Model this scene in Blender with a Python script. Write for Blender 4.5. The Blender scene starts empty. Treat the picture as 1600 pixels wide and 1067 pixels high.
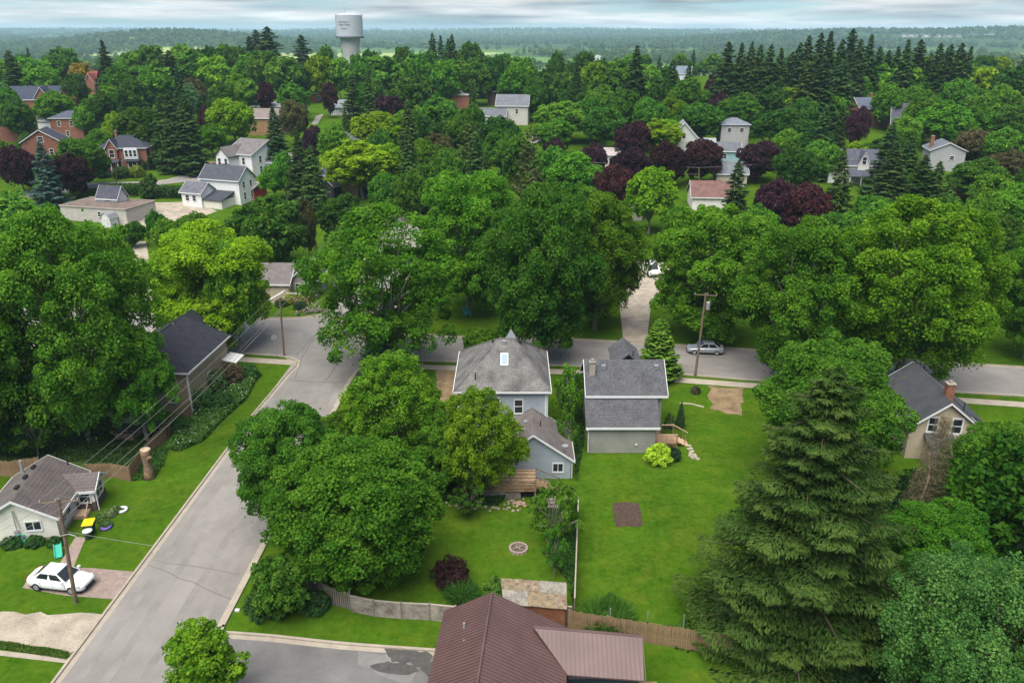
import bpy, bmesh, math, random
import numpy as np
from mathutils import Vector, Matrix
from mathutils.geometry import tessellate_polygon
R_ = math.radians
sc = bpy.context.scene
COL = sc.collection

# ------------------------------------------------------------------ camera
FPX, CAMH = 1244.0, 38.0
PITCH = math.atan(488 / FPX)
sP, cP = math.sin(PITCH), math.cos(PITCH)
cam_d = bpy.data.cameras.new('camera'); cam = bpy.data.objects.new('camera', cam_d); COL.objects.link(cam)
cam_d.sensor_width = 36; cam_d.lens = 36 * FPX / 1600; cam_d.clip_start = 0.5; cam_d.clip_end = 40000
cam.location = (0, 0, CAMH); cam.rotation_euler = (math.pi / 2 - PITCH, 0, 0)
sc.camera = cam
# ------------------------------------------------------------------ world
SUN_EL, SUN_AZ = R_(64), R_(205)      # azimuth clockwise from +Y (north): light from behind-left of the camera
w = bpy.data.worlds.new('World'); sc.world = w; w.use_nodes = True
nt = w.node_tree; N = nt.nodes; L = nt.links; N.clear()
out = N.new('ShaderNodeOutputWorld'); bg = N.new('ShaderNodeBackground'); bg.inputs[1].default_value = 0.1
sky = N.new('ShaderNodeTexSky'); sky.sky_type = 'NISHITA'; sky.sun_disc = False
sky.sun_elevation = SUN_EL; sky.sun_rotation = SUN_AZ; sky.air_density = 1.3; sky.dust_density = 0.3; sky.ozone_density = 3.5
tc = N.new('ShaderNodeTexCoord')
mp = N.new('ShaderNodeMapping'); mp.inputs['Scale'].default_value = (2.6, 2.6, 30); mp.inputs['Location'].default_value = (3.1, 0.4, 0.6)
L.new(tc.outputs['Generated'], mp.inputs[0])
n1 = N.new('ShaderNodeTexNoise'); n1.inputs['Scale'].default_value = 1.5; n1.inputs['Detail'].default_value = 7; n1.inputs['Roughness'].default_value = 0.55
L.new(mp.outputs[0], n1.inputs['Vector'])
cr = N.new('ShaderNodeValToRGB'); cr.color_ramp.elements[0].position = 0.42; cr.color_ramp.elements[1].position = 0.58
L.new(n1.outputs[0], cr.inputs[0])
mp2 = N.new('ShaderNodeMapping'); mp2.inputs['Scale'].default_value = (3.5, 3.5, 44); mp2.inputs['Location'].default_value = (7, 3, 2)
L.new(tc.outputs['Generated'], mp2.inputs[0])
n2 = N.new('ShaderNodeTexNoise'); n2.inputs['Scale'].default_value = 1.3; n2.inputs['Detail'].default_value = 5
L.new(mp2.outputs[0], n2.inputs['Vector'])
cc = N.new('ShaderNodeValToRGB'); e = cc.color_ramp.elements
e[0].position = 0.36; e[0].color = (.92, 1.13, 1.32, 1); e[1].position = 0.62; e[1].color = (3.5, 3.55, 3.55, 1)
L.new(n2.outputs[0], cc.inputs[0])
tn = N.new('ShaderNodeMixRGB'); tn.blend_type = 'MULTIPLY'; tn.inputs[0].default_value = 1; tn.inputs[2].default_value = (.22, .34, .52, 1); L.new(sky.outputs[0], tn.inputs[1])
mx = N.new('ShaderNodeMixRGB'); L.new(cr.outputs[0], mx.inputs[0]); L.new(tn.outputs[0], mx.inputs[1]); L.new(cc.outputs[0], mx.inputs[2])
L.new(mx.outputs[0], bg.inputs[0]); L.new(bg.outputs[0], out.inputs[0])
# ------------------------------------------------------------------ sun
sd = bpy.data.lights.new('sun', 'SUN'); sd.energy = 2.6; sd.angle = R_(60); sd.color = (1, 0.95, 0.86)
so = bpy.data.objects.new('sun', sd); COL.objects.link(so)
sv = Vector((math.sin(SUN_AZ) * math.cos(SUN_EL), math.cos(SUN_AZ) * math.cos(SUN_EL), math.sin(SUN_EL)))
so.rotation_euler = sv.to_track_quat('Z', 'Y').to_euler(); so.location = sv * 200
# ------------------------------------------------------------------ render / exposure
vs = sc.view_settings; vs.view_transform = 'Standard'; vs.look = 'None'; vs.exposure = 1.68; vs.gamma = 1; vs.use_curve_mapping = False
cy = sc.cycles; cy.max_bounces = 5; cy.diffuse_bounces = 3; cy.glossy_bounces = 2; cy.transmission_bounces = 3; cy.volume_bounces = 1; cy.transparent_max_bounces = 4
cy.use_denoising = True

# ------------------------------------------------------------------ terrain height and pixel -> place
KY = np.array([-400, 0, 130, 160, 190, 220, 250, 290, 340, 390, 450, 500, 560, 640, 720, 800, 950, 1200, 1800, 2600, 3600, 4600, 5600, 6600, 7600, 9000, 12000.])
KZ = np.array([0, 0, 0, 1.8, 4.2, 6.6, 8.8, 11, 12.8, 14, 14.2, 12, 7, 0, -5, -8, -12, -15, -17, -16, -12, -4, 8, 22, 32, 20, 0.])
def ter(x, y):
    z = float(np.interp(y, KY, KZ))
    if y > 1000:
        k = min(1, (y - 1000) / 1500)
        a = x / y
        z += k * 5 * math.sin(x / 700 + 1.3) * math.sin(y / 900)
        f = math.exp(-((y - 3400) / 650) ** 2)
        z += f * (46 * math.exp(-((a - 0.64) / 0.17) ** 2) + 36 * math.exp(-((a - 0.36) / 0.16) ** 2))
        z += math.exp(-((y - 2600) / 600) ** 2) * 42 * math.exp(-((a + 0.40) / 0.14) ** 2)
        z += math.exp(-((y - 7600) / 700) ** 2) * (3 * math.sin(x / 320) + 2 * math.sin(x / 130 + 1))
    return z
def ray(px, py):
    u = (px - 800) / FPX; v = (py - 533.5) / FPX
    return u, cP - v * sP, -(sP + v * cP)
def at(px, py, h=0.0):
    """ground place (x, y, ground z) where something of height h over the ground shows at photo pixel (px, py)"""
    u, yy, zz = ray(px, py)
    if zz < -0.02:
        t = (CAMH - h) / -zz
        if t * yy < 130: return u * t, t * yy, 0.0
    t = 90.0
    while t < 9000:
        X, Y, Z = u * t, yy * t, CAMH + zz * t
        if Z - ter(X, Y) <= h: break
        t *= 1.004
    return X, Y, ter(X, Y)
def top_h(px, py, Y):
    u, yy, zz = ray(px, py); t = Y / yy
    return CAMH + zz * t - ter(u * t, Y)
def depth(X, Y, Z): return Y * cP - (Z - CAMH) * sP
def pix(X, Y, Z):
    d = depth(X, Y, Z)
    return 800 + FPX * X / d, 533.5 + FPX * (-(Z - CAMH) * cP - Y * sP) / d

# ------------------------------------------------------------------ materials
MATS = {}; ALB = .80      # one reflectance scale for all built surfaces, matched to the exposure
def new_mat(name):
    m = bpy.data.materials.new(name); m.use_nodes = True; MATS[name] = m
    nt = m.node_tree; b = nt.nodes['Principled BSDF']
    return m, nt, b
def rgb(h):
    h = h.lstrip('#'); c = [int(h[i:i + 2], 16) / 255 for i in (0, 2, 4)]
    return tuple(((x / 12.92) if x <= .04045 else ((x + .055) / 1.055) ** 2.4) for x in c)
def pm(name, col, var=0.18, scale=1.5, rough=0.8, bump=0.0, bscale=30, stripe=None, sdark=0.55, metal=0.0, col2=None, spec=0.3, fine=0.0, fscale=14, sw=0.12):
    """noise-mottled surface; stripe=(axis, spacing) adds courses as bump and a thin dark joint"""
    col = tuple(c * ALB for c in col); col2 = tuple(c * ALB for c in col2) if col2 else None
    m, nt, b = new_mat(name); N = nt.nodes; L = nt.links
    b.inputs['Roughness'].default_value = rough; b.inputs['Metallic'].default_value = metal; b.inputs['Specular IOR Level'].default_value = spec
    tc = N.new('ShaderNodeTexCoord')
    n = N.new('ShaderNodeTexNoise'); n.inputs['Scale'].default_value = scale; n.inputs['Detail'].default_value = 6; n.inputs['Roughness'].default_value = 0.65
    L.new(tc.outputs['Object'], n.inputs['Vector'])
    r = N.new('ShaderNodeValToRGB'); r.color_ramp.elements[0].position = 0.33; r.color_ramp.elements[1].position = 0.68
    a = tuple(c * (1 - var) for c in col) + (1,); d = tuple(min(1, c * (1 + var)) for c in (col2 or col)) + (1,)
    r.color_ramp.elements[0].color = a; r.color_ramp.elements[1].color = d
    L.new(n.outputs[0], r.inputs[0]); c_out = r.outputs[0]; h_out = None
    if fine:
        n3 = N.new('ShaderNodeTexNoise'); n3.inputs['Scale'].default_value = fscale; n3.inputs['Detail'].default_value = 3
        L.new(tc.outputs['Object'], n3.inputs['Vector'])
        mr = N.new('ShaderNodeMapRange'); mr.inputs[1].default_value = 0.3; mr.inputs[2].default_value = 0.7; mr.inputs[3].default_value = 1 - fine; mr.inputs[4].default_value = 1 + fine
        L.new(n3.outputs[0], mr.inputs[0])
        mm = N.new('ShaderNodeVectorMath'); mm.operation = 'SCALE'; L.new(c_out, mm.inputs[0]); L.new(mr.outputs[0], mm.inputs['Scale']); c_out = mm.outputs[0]
    if stripe:
        ax, sp = stripe
        sx = N.new('ShaderNodeSeparateXYZ'); L.new(tc.outputs['Object'], sx.inputs[0])
        dv = N.new('ShaderNodeMath'); dv.operation = 'DIVIDE'; dv.inputs[1].default_value = sp; L.new(sx.outputs['XYZ'.index(ax)], dv.inputs[0])
        fr = N.new('ShaderNodeMath'); fr.operation = 'FRACT'; L.new(dv.outputs[0], fr.inputs[0])
        lt = N.new('ShaderNodeMath'); lt.operation = 'LESS_THAN'; lt.inputs[1].default_value = sw; L.new(fr.outputs[0], lt.inputs[0])
        mq = N.new('ShaderNodeMapRange'); mq.inputs[3].default_value = 1.0; mq.inputs[4].default_value = sdark; L.new(lt.outputs[0], mq.inputs[0])
        mm = N.new('ShaderNodeVectorMath'); mm.operation = 'SCALE'; L.new(c_out, mm.inputs[0]); L.new(mq.outputs[0], mm.inputs['Scale']); c_out = mm.outputs[0]
        h_out = fr.outputs[0]
    L.new(c_out, b.inputs['Base Color'])
    if bump or h_out:
        bp = N.new('ShaderNodeBump'); bp.inputs['Strength'].default_value = bump or 0.35; bp.inputs['Distance'].default_value = 0.03
        if h_out: L.new(h_out, bp.inputs['Height'])
        else:
            nb = N.new('ShaderNodeTexNoise'); nb.inputs['Scale'].default_value = bscale; nb.inputs['Detail'].default_value = 4
            L.new(tc.outputs['Object'], nb.inputs['Vector']); L.new(nb.outputs[0], bp.inputs['Height'])
        L.new(bp.outputs[0], b.inputs['Normal'])
    return m
def leaf_mat(name, trans=0.48, rough=0.6, yellow=0.25):
    m, nt, b = new_mat(name); N = nt.nodes; L = nt.links
    oi = N.new('ShaderNodeObjectInfo'); at_ = N.new('ShaderNodeAttribute'); at_.attribute_name = 'tint'
    mr = N.new('ShaderNodeMapRange'); mr.inputs[3].default_value = 0.55; mr.inputs[4].default_value = 1.45; L.new(at_.outputs['Fac'], mr.inputs[0])
    sc_ = N.new('ShaderNodeVectorMath'); sc_.operation = 'SCALE'; L.new(oi.outputs['Color'], sc_.inputs[0]); L.new(mr.outputs[0], sc_.inputs['Scale'])
    hs = N.new('ShaderNodeHueSaturation'); L.new(sc_.outputs[0], hs.inputs['Color'])
    mh = N.new('ShaderNodeMapRange'); mh.inputs[3].default_value = 0.5 + 0.03 * yellow * 4 * .5; mh.inputs[4].default_value = 0.5 - 0.03 * yellow * 4 * .7; L.new(at_.outputs['Fac'], mh.inputs[0]); L.new(mh.outputs[0], hs.inputs['Hue'])
    L.new(hs.outputs[0], b.inputs['Base Color']); b.inputs['Roughness'].default_value = rough; b.inputs['Specular IOR Level'].default_value = 0.06
    tr = N.new('ShaderNodeBsdfTranslucent'); L.new(hs.outputs[0], tr.inputs[0])
    ms = N.new('ShaderNodeMixShader'); ms.inputs[0].default_value = trans
    L.new(b.outputs[0], ms.inputs[1]); L.new(tr.outputs[0], ms.inputs[2]); L.new(ms.outputs[0], N['Material Output'].inputs[0])
    return m
LEAF = leaf_mat('foliage'); NEEDLE = leaf_mat('needles', 0.12, 0.7, 0.3)
BARK = pm('bark', (0.10, 0.075, 0.055), 0.35, 6, 0.95, 0.6, 25)
BARKG = pm('bark_grey', (0.20, 0.18, 0.155), 0.3, 5, 0.95, 0.5, 25)
DEADW = pm('dead_twig', (0.27, 0.20, 0.14), 0.35, 3, 0.95)
def grass_mat(name, a, b_, d, dirt=None):
    m, nt, b = new_mat(name); N = nt.nodes; L = nt.links
    b.inputs['Roughness'].default_value = 1.0; b.inputs['Specular IOR Level'].default_value = 0.0
    tc = N.new('ShaderNodeTexCoord')
    def noise(s, det=5, ro=.6):
        n = N.new('ShaderNodeTexNoise'); n.inputs['Scale'].default_value = s; n.inputs['Detail'].default_value = det; n.inputs['Roughness'].default_value = ro
        L.new(tc.outputs['Object'], n.inputs['Vector']); return n
    n1, n2, n3, n4 = noise(0.13, 7, .7), noise(.55, 8, .75), noise(1.7, 10, .88), noise(.24, 10, .82)
    r1 = N.new('ShaderNodeValToRGB'); r1.color_ramp.elements[0].position = .35; r1.color_ramp.elements[1].position = .66
    r1.color_ramp.elements[0].color = a + (1,); r1.color_ramp.elements[1].color = b_ + (1,); L.new(n1.outputs[0], r1.inputs[0])
    r2 = N.new('ShaderNodeMapRange'); r2.inputs[1].default_value = .3; r2.inputs[2].default_value = .7; L.new(n2.outputs[0], r2.inputs[0])
    mx = N.new('ShaderNodeMixRGB'); mx.inputs[2].default_value = d + (1,); L.new(r1.outputs[0], mx.inputs[1])
    ml = N.new('ShaderNodeMath'); ml.operation = 'MULTIPLY'; ml.inputs[1].default_value = 0.75; L.new(r2.outputs[0], ml.inputs[0]); L.new(ml.outputs[0], mx.inputs[0])
    mr = N.new('ShaderNodeMapRange'); mr.inputs[1].default_value = .3; mr.inputs[2].default_value = .7; mr.inputs[3].default_value = .50; mr.inputs[4].default_value = 1.42; L.new(n3.outputs[0], mr.inputs[0])
    dr = N.new('ShaderNodeMapRange'); dr.inputs[1].default_value = .50; dr.inputs[2].default_value = .68; dr.inputs[4].default_value = .6; L.new(n4.outputs[0], dr.inputs[0])
    md_ = N.new('ShaderNodeMixRGB'); md_.inputs[2].default_value = (.096, .112, .012, 1); L.new(dr.outputs[0], md_.inputs[0]); L.new(mx.outputs[0], md_.inputs[1])
    vm = N.new('ShaderNodeVectorMath'); vm.operation = 'SCALE'; L.new(md_.outputs[0], vm.inputs[0]); L.new(mr.outputs[0], vm.inputs['Scale'])
    col = vm.outputs[0]
    # beyond the town: a patchwork of fields and scrub
    sx = N.new('ShaderNodeSeparateXYZ'); L.new(tc.outputs['Object'], sx.inputs[0])
    f = N.new('ShaderNodeMapRange'); f.inputs[1].default_value = 600; f.inputs[2].default_value = 720; L.new(sx.outputs[1], f.inputs[0])
    mp = N.new('ShaderNodeMapping'); mp.inputs['Scale'].default_value = (1 / 420, 1 / 330, 0); mp.inputs['Rotation'].default_value = (0, 0, .35); L.new(tc.outputs['Object'], mp.inputs[0])
    vo = N.new('ShaderNodeTexVoronoi'); vo.inputs['Scale'].default_value = 1; L.new(mp.outputs[0], vo.inputs['Vector'])
    rr = N.new('ShaderNodeValToRGB'); rr.color_ramp.interpolation = 'CONSTANT'; es = rr.color_ramp.elements
    es[0].color = (.09, .16, .045, 1); es[1].position = .3; es[1].color = (.24, .29, .10, 1)
    for p, c in ((.45, (.045, .085, .028, 1)), (.74, (.19, .21, .085, 1)), (.88, (.09, .15, .045, 1))):
        x = es.new(p); x.color = c
    sr = N.new('ShaderNodeSeparateXYZ'); L.new(vo.outputs['Color'], sr.inputs[0]); L.new(sr.outputs[0], rr.inputs[0])
    ff = N.new('ShaderNodeMapRange'); ff.inputs[1].default_value = 2000; ff.inputs[2].default_value = 2600; L.new(sx.outputs[1], ff.inputs[0])
    m3 = N.new('ShaderNodeMixRGB'); m3.inputs[2].default_value = (.036, .07, .025, 1); L.new(ff.outputs[0], m3.inputs[0]); L.new(rr.outputs[0], m3.inputs[1])
    m2 = N.new('ShaderNodeMixRGB'); L.new(f.outputs[0], m2.inputs[0]); L.new(col, m2.inputs[1]); L.new(m3.outputs[0], m2.inputs[2])
    L.new(m2.outputs[0], b.inputs['Base Color'])
    bp = N.new('ShaderNodeBump'); bp.inputs['Strength'].default_value = .7; bp.inputs['Distance'].default_value = .06; L.new(n3.outputs[0], bp.inputs['Height']); L.new(bp.outputs[0], b.inputs['Normal'])
    return m
GRASS = grass_mat('grass', (.014, .052, .003), (.038, .100, .004), (.068, .112, .010))
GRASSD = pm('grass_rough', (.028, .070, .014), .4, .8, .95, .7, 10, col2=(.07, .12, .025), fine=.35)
ASPH = pm('asphalt_road', (.225, .209, .192), .16, .22, .9, .3, 60, fine=.10, fscale=22)
ASPH2 = pm('asphalt_lot', (.145, .139, .135), .22, .35, .8, .25, 60, fine=.12, fscale=20)
TAR = pm('crack_tar', (.115, .105, .098), .2, 5, .7)
PATCH = pm('asphalt_wet', (.075, .07, .066), .25, 2, .5, spec=.4)
CONC = pm('concrete', (.34, .295, .235), .14, 1.2, .9, .3, 30, fine=.12)
CONCD = pm('concrete_weathered', (.20, .165, .13), .4, 1.3, .95, .3, 20, fine=.2, col2=(.26, .23, .19))
GRAVEL = pm('gravel', (.34, .29, .225), .28, .6, .95, .6, 20, fine=.25, fscale=10)
DIRT = pm('dirt', (.17, .115, .062), .3, .9, .95, .6, 18, fine=.25, col2=(.22, .16, .09))
SOIL = pm('soil', (.062, .040, .028), .35, 3, .98, .9, 12, fine=.4)
PAVER = pm('pavers', (.27, .205, .175), .2, 2, .9, .4, 30, fine=.22, fscale=9)
WHITE = pm('white_paint', (.66, .66, .65), .04, 2, .55)
GLASS = pm('window_glass', (.02, .025, .03), .3, 2, .12, spec=.6)
DARK = pm('painted_void_shade', (.012, .012, .012), .1, 2, .9)
METAL = pm('galvanised', (.42, .43, .44), .12, 4, .45, metal=.5)
BLACKM = pm('black_metal', (.02, .02, .022), .2, 4, .5)
RUBBER = pm('rubber', (.015, .015, .016), .2, 6, .85)
WOODP = pm('pole_wood', (.165, .115, .078), .3, 3, .9, .3, 20, fine=.2)
FENCEW = pm('fence_wood', (.21, .135, .075), .3, 2.2, .85, .3, 20, fine=.2, col2=(.25, .165, .095))
FENCEG = pm('fence_grey_wood', (.19, .165, .135), .3, 2.2, .9, .3, 20, fine=.25)
DECKW = pm('deck_wood', (.46, .315, .20), .2, 3, .8, fine=.2)
BRICK = pm('brick', (.26, .108, .070), .25, 2, .9, fine=.3, fscale=8, stripe=('Z', .3), sdark=.8)
BRICKY = pm('brick_tan', (.33, .20, .10), .25, 2, .9, fine=.3, fscale=8, stripe=('Z', .3), sdark=.8)
STONE = pm('rubble_stone', (.30, .235, .19), .4, 4, .95, fine=.4, fscale=6)
def siding(name, c, sp=.22, sd=.58): return pm(name, c, .13, .6, .6, stripe=('Z', sp), sdark=sd, sw=.16)
def shingle(name, c, var=.22, sc_=1.0): return pm(name, c, var, sc_, .93, stripe=('Z', .16), sdark=.70, fine=.2, fscale=9, sw=.22)

# ------------------------------------------------------------------ mesh helpers
def obj(name, me, mat=None, parent=None, loc=None):
    o = bpy.data.objects.new(name, me); COL.objects.link(o)
    if mat and not me.materials: me.materials.append(mat)
    if parent: o.parent = parent
    if loc: o.location = loc
    return o
def empty(name, label, cat, loc, rz=0, group=None, scale=None):
    o = bpy.data.objects.new(name, None); COL.objects.link(o); o.location = loc; o.rotation_euler = (0, 0, rz)
    o.empty_display_size = .3
    if scale: o.scale = scale
    return tag(o, label, cat, group)
def tag(o, label, cat, group=None):
    o['label'] = label; o['category'] = cat
    if group: o['group'] = group
    return o
def struct(o): o['kind'] = 'structure'; return o
class MB:
    def __init__(s): s.v = []; s.f = []
    def poly(s, pts): i = len(s.v); s.v += [tuple(p) for p in pts]; s.f.append(tuple(range(i, i + len(pts)))); return s
    def hexa(s, p):   # 8 points: bottom 4 ccw, top 4
        i = len(s.v); s.v += [tuple(q) for q in p]
        for f in ((3, 2, 1, 0), (4, 5, 6, 7), (0, 1, 5, 4), (1, 2, 6, 5), (2, 3, 7, 6), (3, 0, 4, 7)): s.f.append(tuple(i + k for k in f))
        return s
    def box(s, x0, x1, y0, y1, z0, z1):
        return s.hexa([(x0, y0, z0), (x1, y0, z0), (x1, y1, z0), (x0, y1, z0), (x0, y0, z1), (x1, y0, z1), (x1, y1, z1), (x0, y1, z1)])
    def slab(s, quad, th):   # thick sheet below a planar polygon (vertical thickness)
        n = len(quad); i = len(s.v); s.v += [tuple(q) for q in quad] + [(q[0], q[1], q[2] - th) for q in quad]
        s.f.append(tuple(range(i, i + n))); s.f.append(tuple(range(i + 2 * n - 1, i + n - 1, -1)))
        for k in range(n): s.f.append((i + k, i + n + k, i + n + (k + 1) % n, i + (k + 1) % n))
        return s
    def tube(s, pts, rad, n=6, cap=True):
        pts = [Vector(p) for p in pts]; rad = rad if hasattr(rad, '__len__') else [rad] * len(pts); base = len(s.v)
        for k, p in enumerate(pts):
            d = (pts[min(k + 1, len(pts) - 1)] - pts[max(k - 1, 0)]).normalized()
            a = d.cross(Vector((0, 0, 1)) if abs(d.z) < .9 else Vector((1, 0, 0))).normalized(); b = d.cross(a)
            for j in range(n):
                t = 2 * math.pi * j / n; s.v.append(tuple(p + (a * math.cos(t) + b * math.sin(t)) * rad[k]))
        for k in range(len(pts) - 1):
            for j in range(n):
                s.f.append((base + k * n + j, base + k * n + (j + 1) % n, base + (k + 1) * n + (j + 1) % n, base + (k + 1) * n + j))
        if cap:
            s.f.append(tuple(base + j for j in range(n))); s.f.append(tuple(base + (len(pts) - 1) * n + j for j in reversed(range(n))))
        return s
    def lathe(s, prof, n=24, c=(0, 0, 0)):
        base = len(s.v)
        for r, z in prof:
            for j in range(n):
                t = 2 * math.pi * j / n; s.v.append((c[0] + r * math.cos(t), c[1] + r * math.sin(t), c[2] + z))
        for k in range(len(prof) - 1):
            for j in range(n): s.f.append((base + k * n + j, base + k * n + (j + 1) % n, base + (k + 1) * n + (j + 1) % n, base + (k + 1) * n + j))
        s.f.append(tuple(base + j for j in reversed(range(n)))); s.f.append(tuple(base + (len(prof) - 1) * n + j for j in range(n)))
        return s
    def mesh(s, name, smooth=False):
        me = bpy.data.meshes.new(name); me.from_pydata(s.v, [], s.f)
        if smooth: me.polygons.foreach_set('use_smooth', [True] * len(me.polygons))
        bm = bmesh.new(); bm.from_mesh(me); bmesh.ops.recalc_face_normals(bm, faces=bm.faces); bm.to_mesh(me); bm.free()
        return me
    def build(s, name, mat, parent=None, loc=None, smooth=False): return obj(name, s.mesh(name, smooth), mat, parent, loc)
def np_mesh(name, V, Fq, tint=None, smooth=False):
    """V (n,3), Fq (m,k) all faces with k corners"""
    me = bpy.data.meshes.new(name); k = Fq.shape[1]
    me.vertices.add(len(V)); me.vertices.foreach_set('co', np.ascontiguousarray(V, np.float32).ravel())
    me.loops.add(Fq.size); me.loops.foreach_set('vertex_index', np.ascontiguousarray(Fq, np.int32).ravel())
    me.polygons.add(len(Fq)); me.polygons.foreach_set('loop_start', np.arange(0, Fq.size, k, dtype=np.int32))
    if tint is not None:
        a = me.attributes.new('tint', 'FLOAT', 'POINT'); a.data.foreach_set('value', np.ascontiguousarray(tint, np.float32))
    me.update(); me.validate()
    return me
def sheet(name, pts, mat, dz=0.004, parent=None, st=True):
    """flat polygon laid on the terrain, cut wherever the terrain bends"""
    bm = bmesh.new()
    vs_ = [bm.verts.new((p[0], p[1], 0)) for p in pts]
    for t in tessellate_polygon([[Vector((p[0], p[1], 0)) for p in pts]]):
        try: bm.faces.new([vs_[i] for i in t])
        except ValueError: pass
    y0 = min(p[1] for p in pts); y1 = max(p[1] for p in pts)
    for y in KY:
        if y0 < y < y1: bmesh.ops.bisect_plane(bm, geom=bm.verts[:] + bm.edges[:] + bm.faces[:], plane_co=(0, float(y), 0), plane_no=(0, 1, 0))
    for v in bm.verts: v.co.z = ter(v.co.x, v.co.y) + dz
    bmesh.ops.recalc_face_normals(bm, faces=bm.faces)
    for f in bm.faces:
        if f.normal.z < 0: f.normal_flip()
    me = bpy.data.meshes.new(name); bm.to_mesh(me); bm.free()
    o = obj(name, me, mat, parent)
    return struct(o) if (st and not parent) else o
def wob(pts, amp, step, seed=0):
    """irregular edge for worn ground patches"""
    r = random.Random(seed); o = []
    n = len(pts)
    for i in range(n):
        a = Vector(pts[i]); b = Vector(pts[(i + 1) % n]); k = max(1, int((b - a).length / step))
        for j in range(k):
            p = a.lerp(b, j / k); o.append((p.x + r.uniform(-amp, amp), p.y + r.uniform(-amp, amp)))
    return o
def kerb(name, line, side=1, w_=.18, h=.13, gut=.38):
    """raised kerb along a polyline with a flush concrete gutter on the road side"""
    mb = MB(); g = MB(); n = len(line); P = [Vector((p[0], p[1])) for p in line]; nn = []
    for i in range(n):
        d = (P[min(i + 1, n - 1)] - P[max(i - 1, 0)]).normalized(); nn.append(Vector((-d.y, d.x)) * side)
    for i in range(n - 1):
        a, b, na, nb = P[i], P[i + 1], nn[i], nn[i + 1]
        za, zb = ter(*a), ter(*b)
        q = [a, b, b + nb * w_, a + na * w_]; zz = [za, zb, zb, za]
        mb.hexa([(p.x, p.y, z - .05) for p, z in zip(q, zz)] + [(p.x, p.y, z + h) for p, z in zip(q, zz)])
        g.poly([(a.x, a.y, za + .016), (b.x, b.y, zb + .016), (b.x - nb.x * gut, b.y - nb.y * gut, zb + .016), (a.x - na.x * gut, a.y - na.y * gut, za + .016)])
    o = struct(mb.build(name, CONC)); g.build('gutter', CONC, o); return o
def smooth_line(pts, k=6):
    o = []
    P = [pts[0]] + list(pts) + [pts[-1]]
    for i in range(1, len(P) - 2):
        p0, p1, p2, p3 = [Vector(p) for p in P[i - 1:i + 3]]
        for j in range(k):
            t = j / k
            o.append(tuple(.5 * ((2 * p1) + (p2 - p0) * t + (2 * p0 - 5 * p1 + 4 * p2 - p3) * t * t + (3 * p1 - p0 - 3 * p2 + p3) * t ** 3)))
    o.append(tuple(pts[-1])); return o

# ================================================================== GROUND
xs = np.sinh(np.linspace(-6.2, 6.2, 121)); xs = xs / xs.max() * 9500
ys = np.unique(np.concatenate([KY, np.arange(1000, 9000, 160.)]))
gv = np.array([(x, y, ter(x, y)) for y in ys for x in xs]); nx = len(xs)
gf = np.array([(j * nx + i, j * nx + i + 1, (j + 1) * nx + i + 1, (j + 1) * nx + i) for j in range(len(ys) - 1) for i in range(nx - 1)])
gm = np_mesh('ground', gv, gf); struct(obj('ground', gm, GRASS))

# ------------------------------------------------------------------ roads
def gp(*a): return [at(x, y)[:2] for x, y in a]
RX0, RX1 = -27.9, -19.5
def rx(y): return -28.6 + (y - 38) * .034
def rr(y): return -19.95 + (y - 38) * .026
sheet('side_road', [(rx(10), 10), (rr(10), 10), (rr(41.9), 41.9), (rr(60), 60), (rr(92), 92), (rr(100), 100), (-16.2, 170), (-25.0, 170), (-26.3, 103), (rx(88), 88), (rx(60), 60)], ASPH, .008)
sheet('cross_street', [(-150, 113.5), (-60, 97.5), (-33.8, 92.7), (-28.5, 91.9), (-26.4, 88.5), (-18.6, 85.5), (-16.6, 90.6), (-6.3, 89.9), (8.6, 88.6), (26.9, 84.7), (56.9, 80.2), (150, 64), (150, 73.5), (75, 86), (47.4, 90.7), (28.6, 94.3), (8.4, 97.6), (-6.3, 98.4), (-14, 99.5), (-17.5, 103), (-26.2, 108), (-30, 105.9), (-38, 105.6), (-60, 109), (-150, 126)], ASPH, .012)
kl = [(rx(10), 10), (rx(38), 38), (rx(60), 60), (rx(76), 76), (-26.5, 86.5), (-26.15, 88.7), (-26.4, 90.2), (-27.4, 91.2), (-28.8, 91.8), (-33.8, 92.7), (-60, 97.5), (-150, 113.5)]
kerb('kerb_side_road_west', kl, 1)
kerb('kerb_side_road_east', [(rr(43.4), 43.4), (rr(60), 60), (rr(78), 78), (-18.75, 84), (-18.4, 87.5), (-17.4, 89.9), (-15.5, 90.6), (-6.3, 89.9), (8.6, 88.6), (26.9, 84.7), (56.9, 80.2), (150, 64)], -1)
kerb('kerb_cross_street_north_east', [(-15.9, 170), (-17.0, 108), (-16.3, 101.5), (-14, 99.5), (-6.3, 98.4), (8.4, 97.6), (28.6, 94.3), (47.4, 90.7), (75, 86), (150, 73.5)], 1)
kerb('kerb_cross_street_north_west', [(-150, 126), (-60, 109), (-38, 105.6), (-30, 105.9), (-27.3, 107.2), (-26.1, 110), (-25.0, 170)], 1)
kerb('kerb_parking_lot', smooth_line([(-19.85, 43.6), (-19.6, 42.9), (-18.6, 42.75), (-15.9, 42.45), (-11, 41.75), (-4.9, 41.15)]), 1, .2)
# walks
def strip(line, half):
    P = [Vector(p) for p in line]; l, r = [], []
    for i in range(len(P)):
        d = (P[min(i + 1, len(P) - 1)] - P[max(i - 1, 0)]).normalized(); n_ = Vector((-d.y, d.x)) * half
        l.append(tuple(P[i] + n_)); r.append(tuple(P[i] - n_))
    return l + r[::-1]
sheet('sidewalk_east', strip([(-14, 88.7), (-6.2, 88.0), (7.6, 86.8), (18.7, 84.7), (26.5, 83.2), (48.9, 79.2), (150, 61.5)], .72), CONC, .03)
sheet('sidewalk_west', strip([(-26.6, 89.7), (-34, 90.9), (-60, 95.6), (-150, 111)], .75), CONC, .03)
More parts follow.
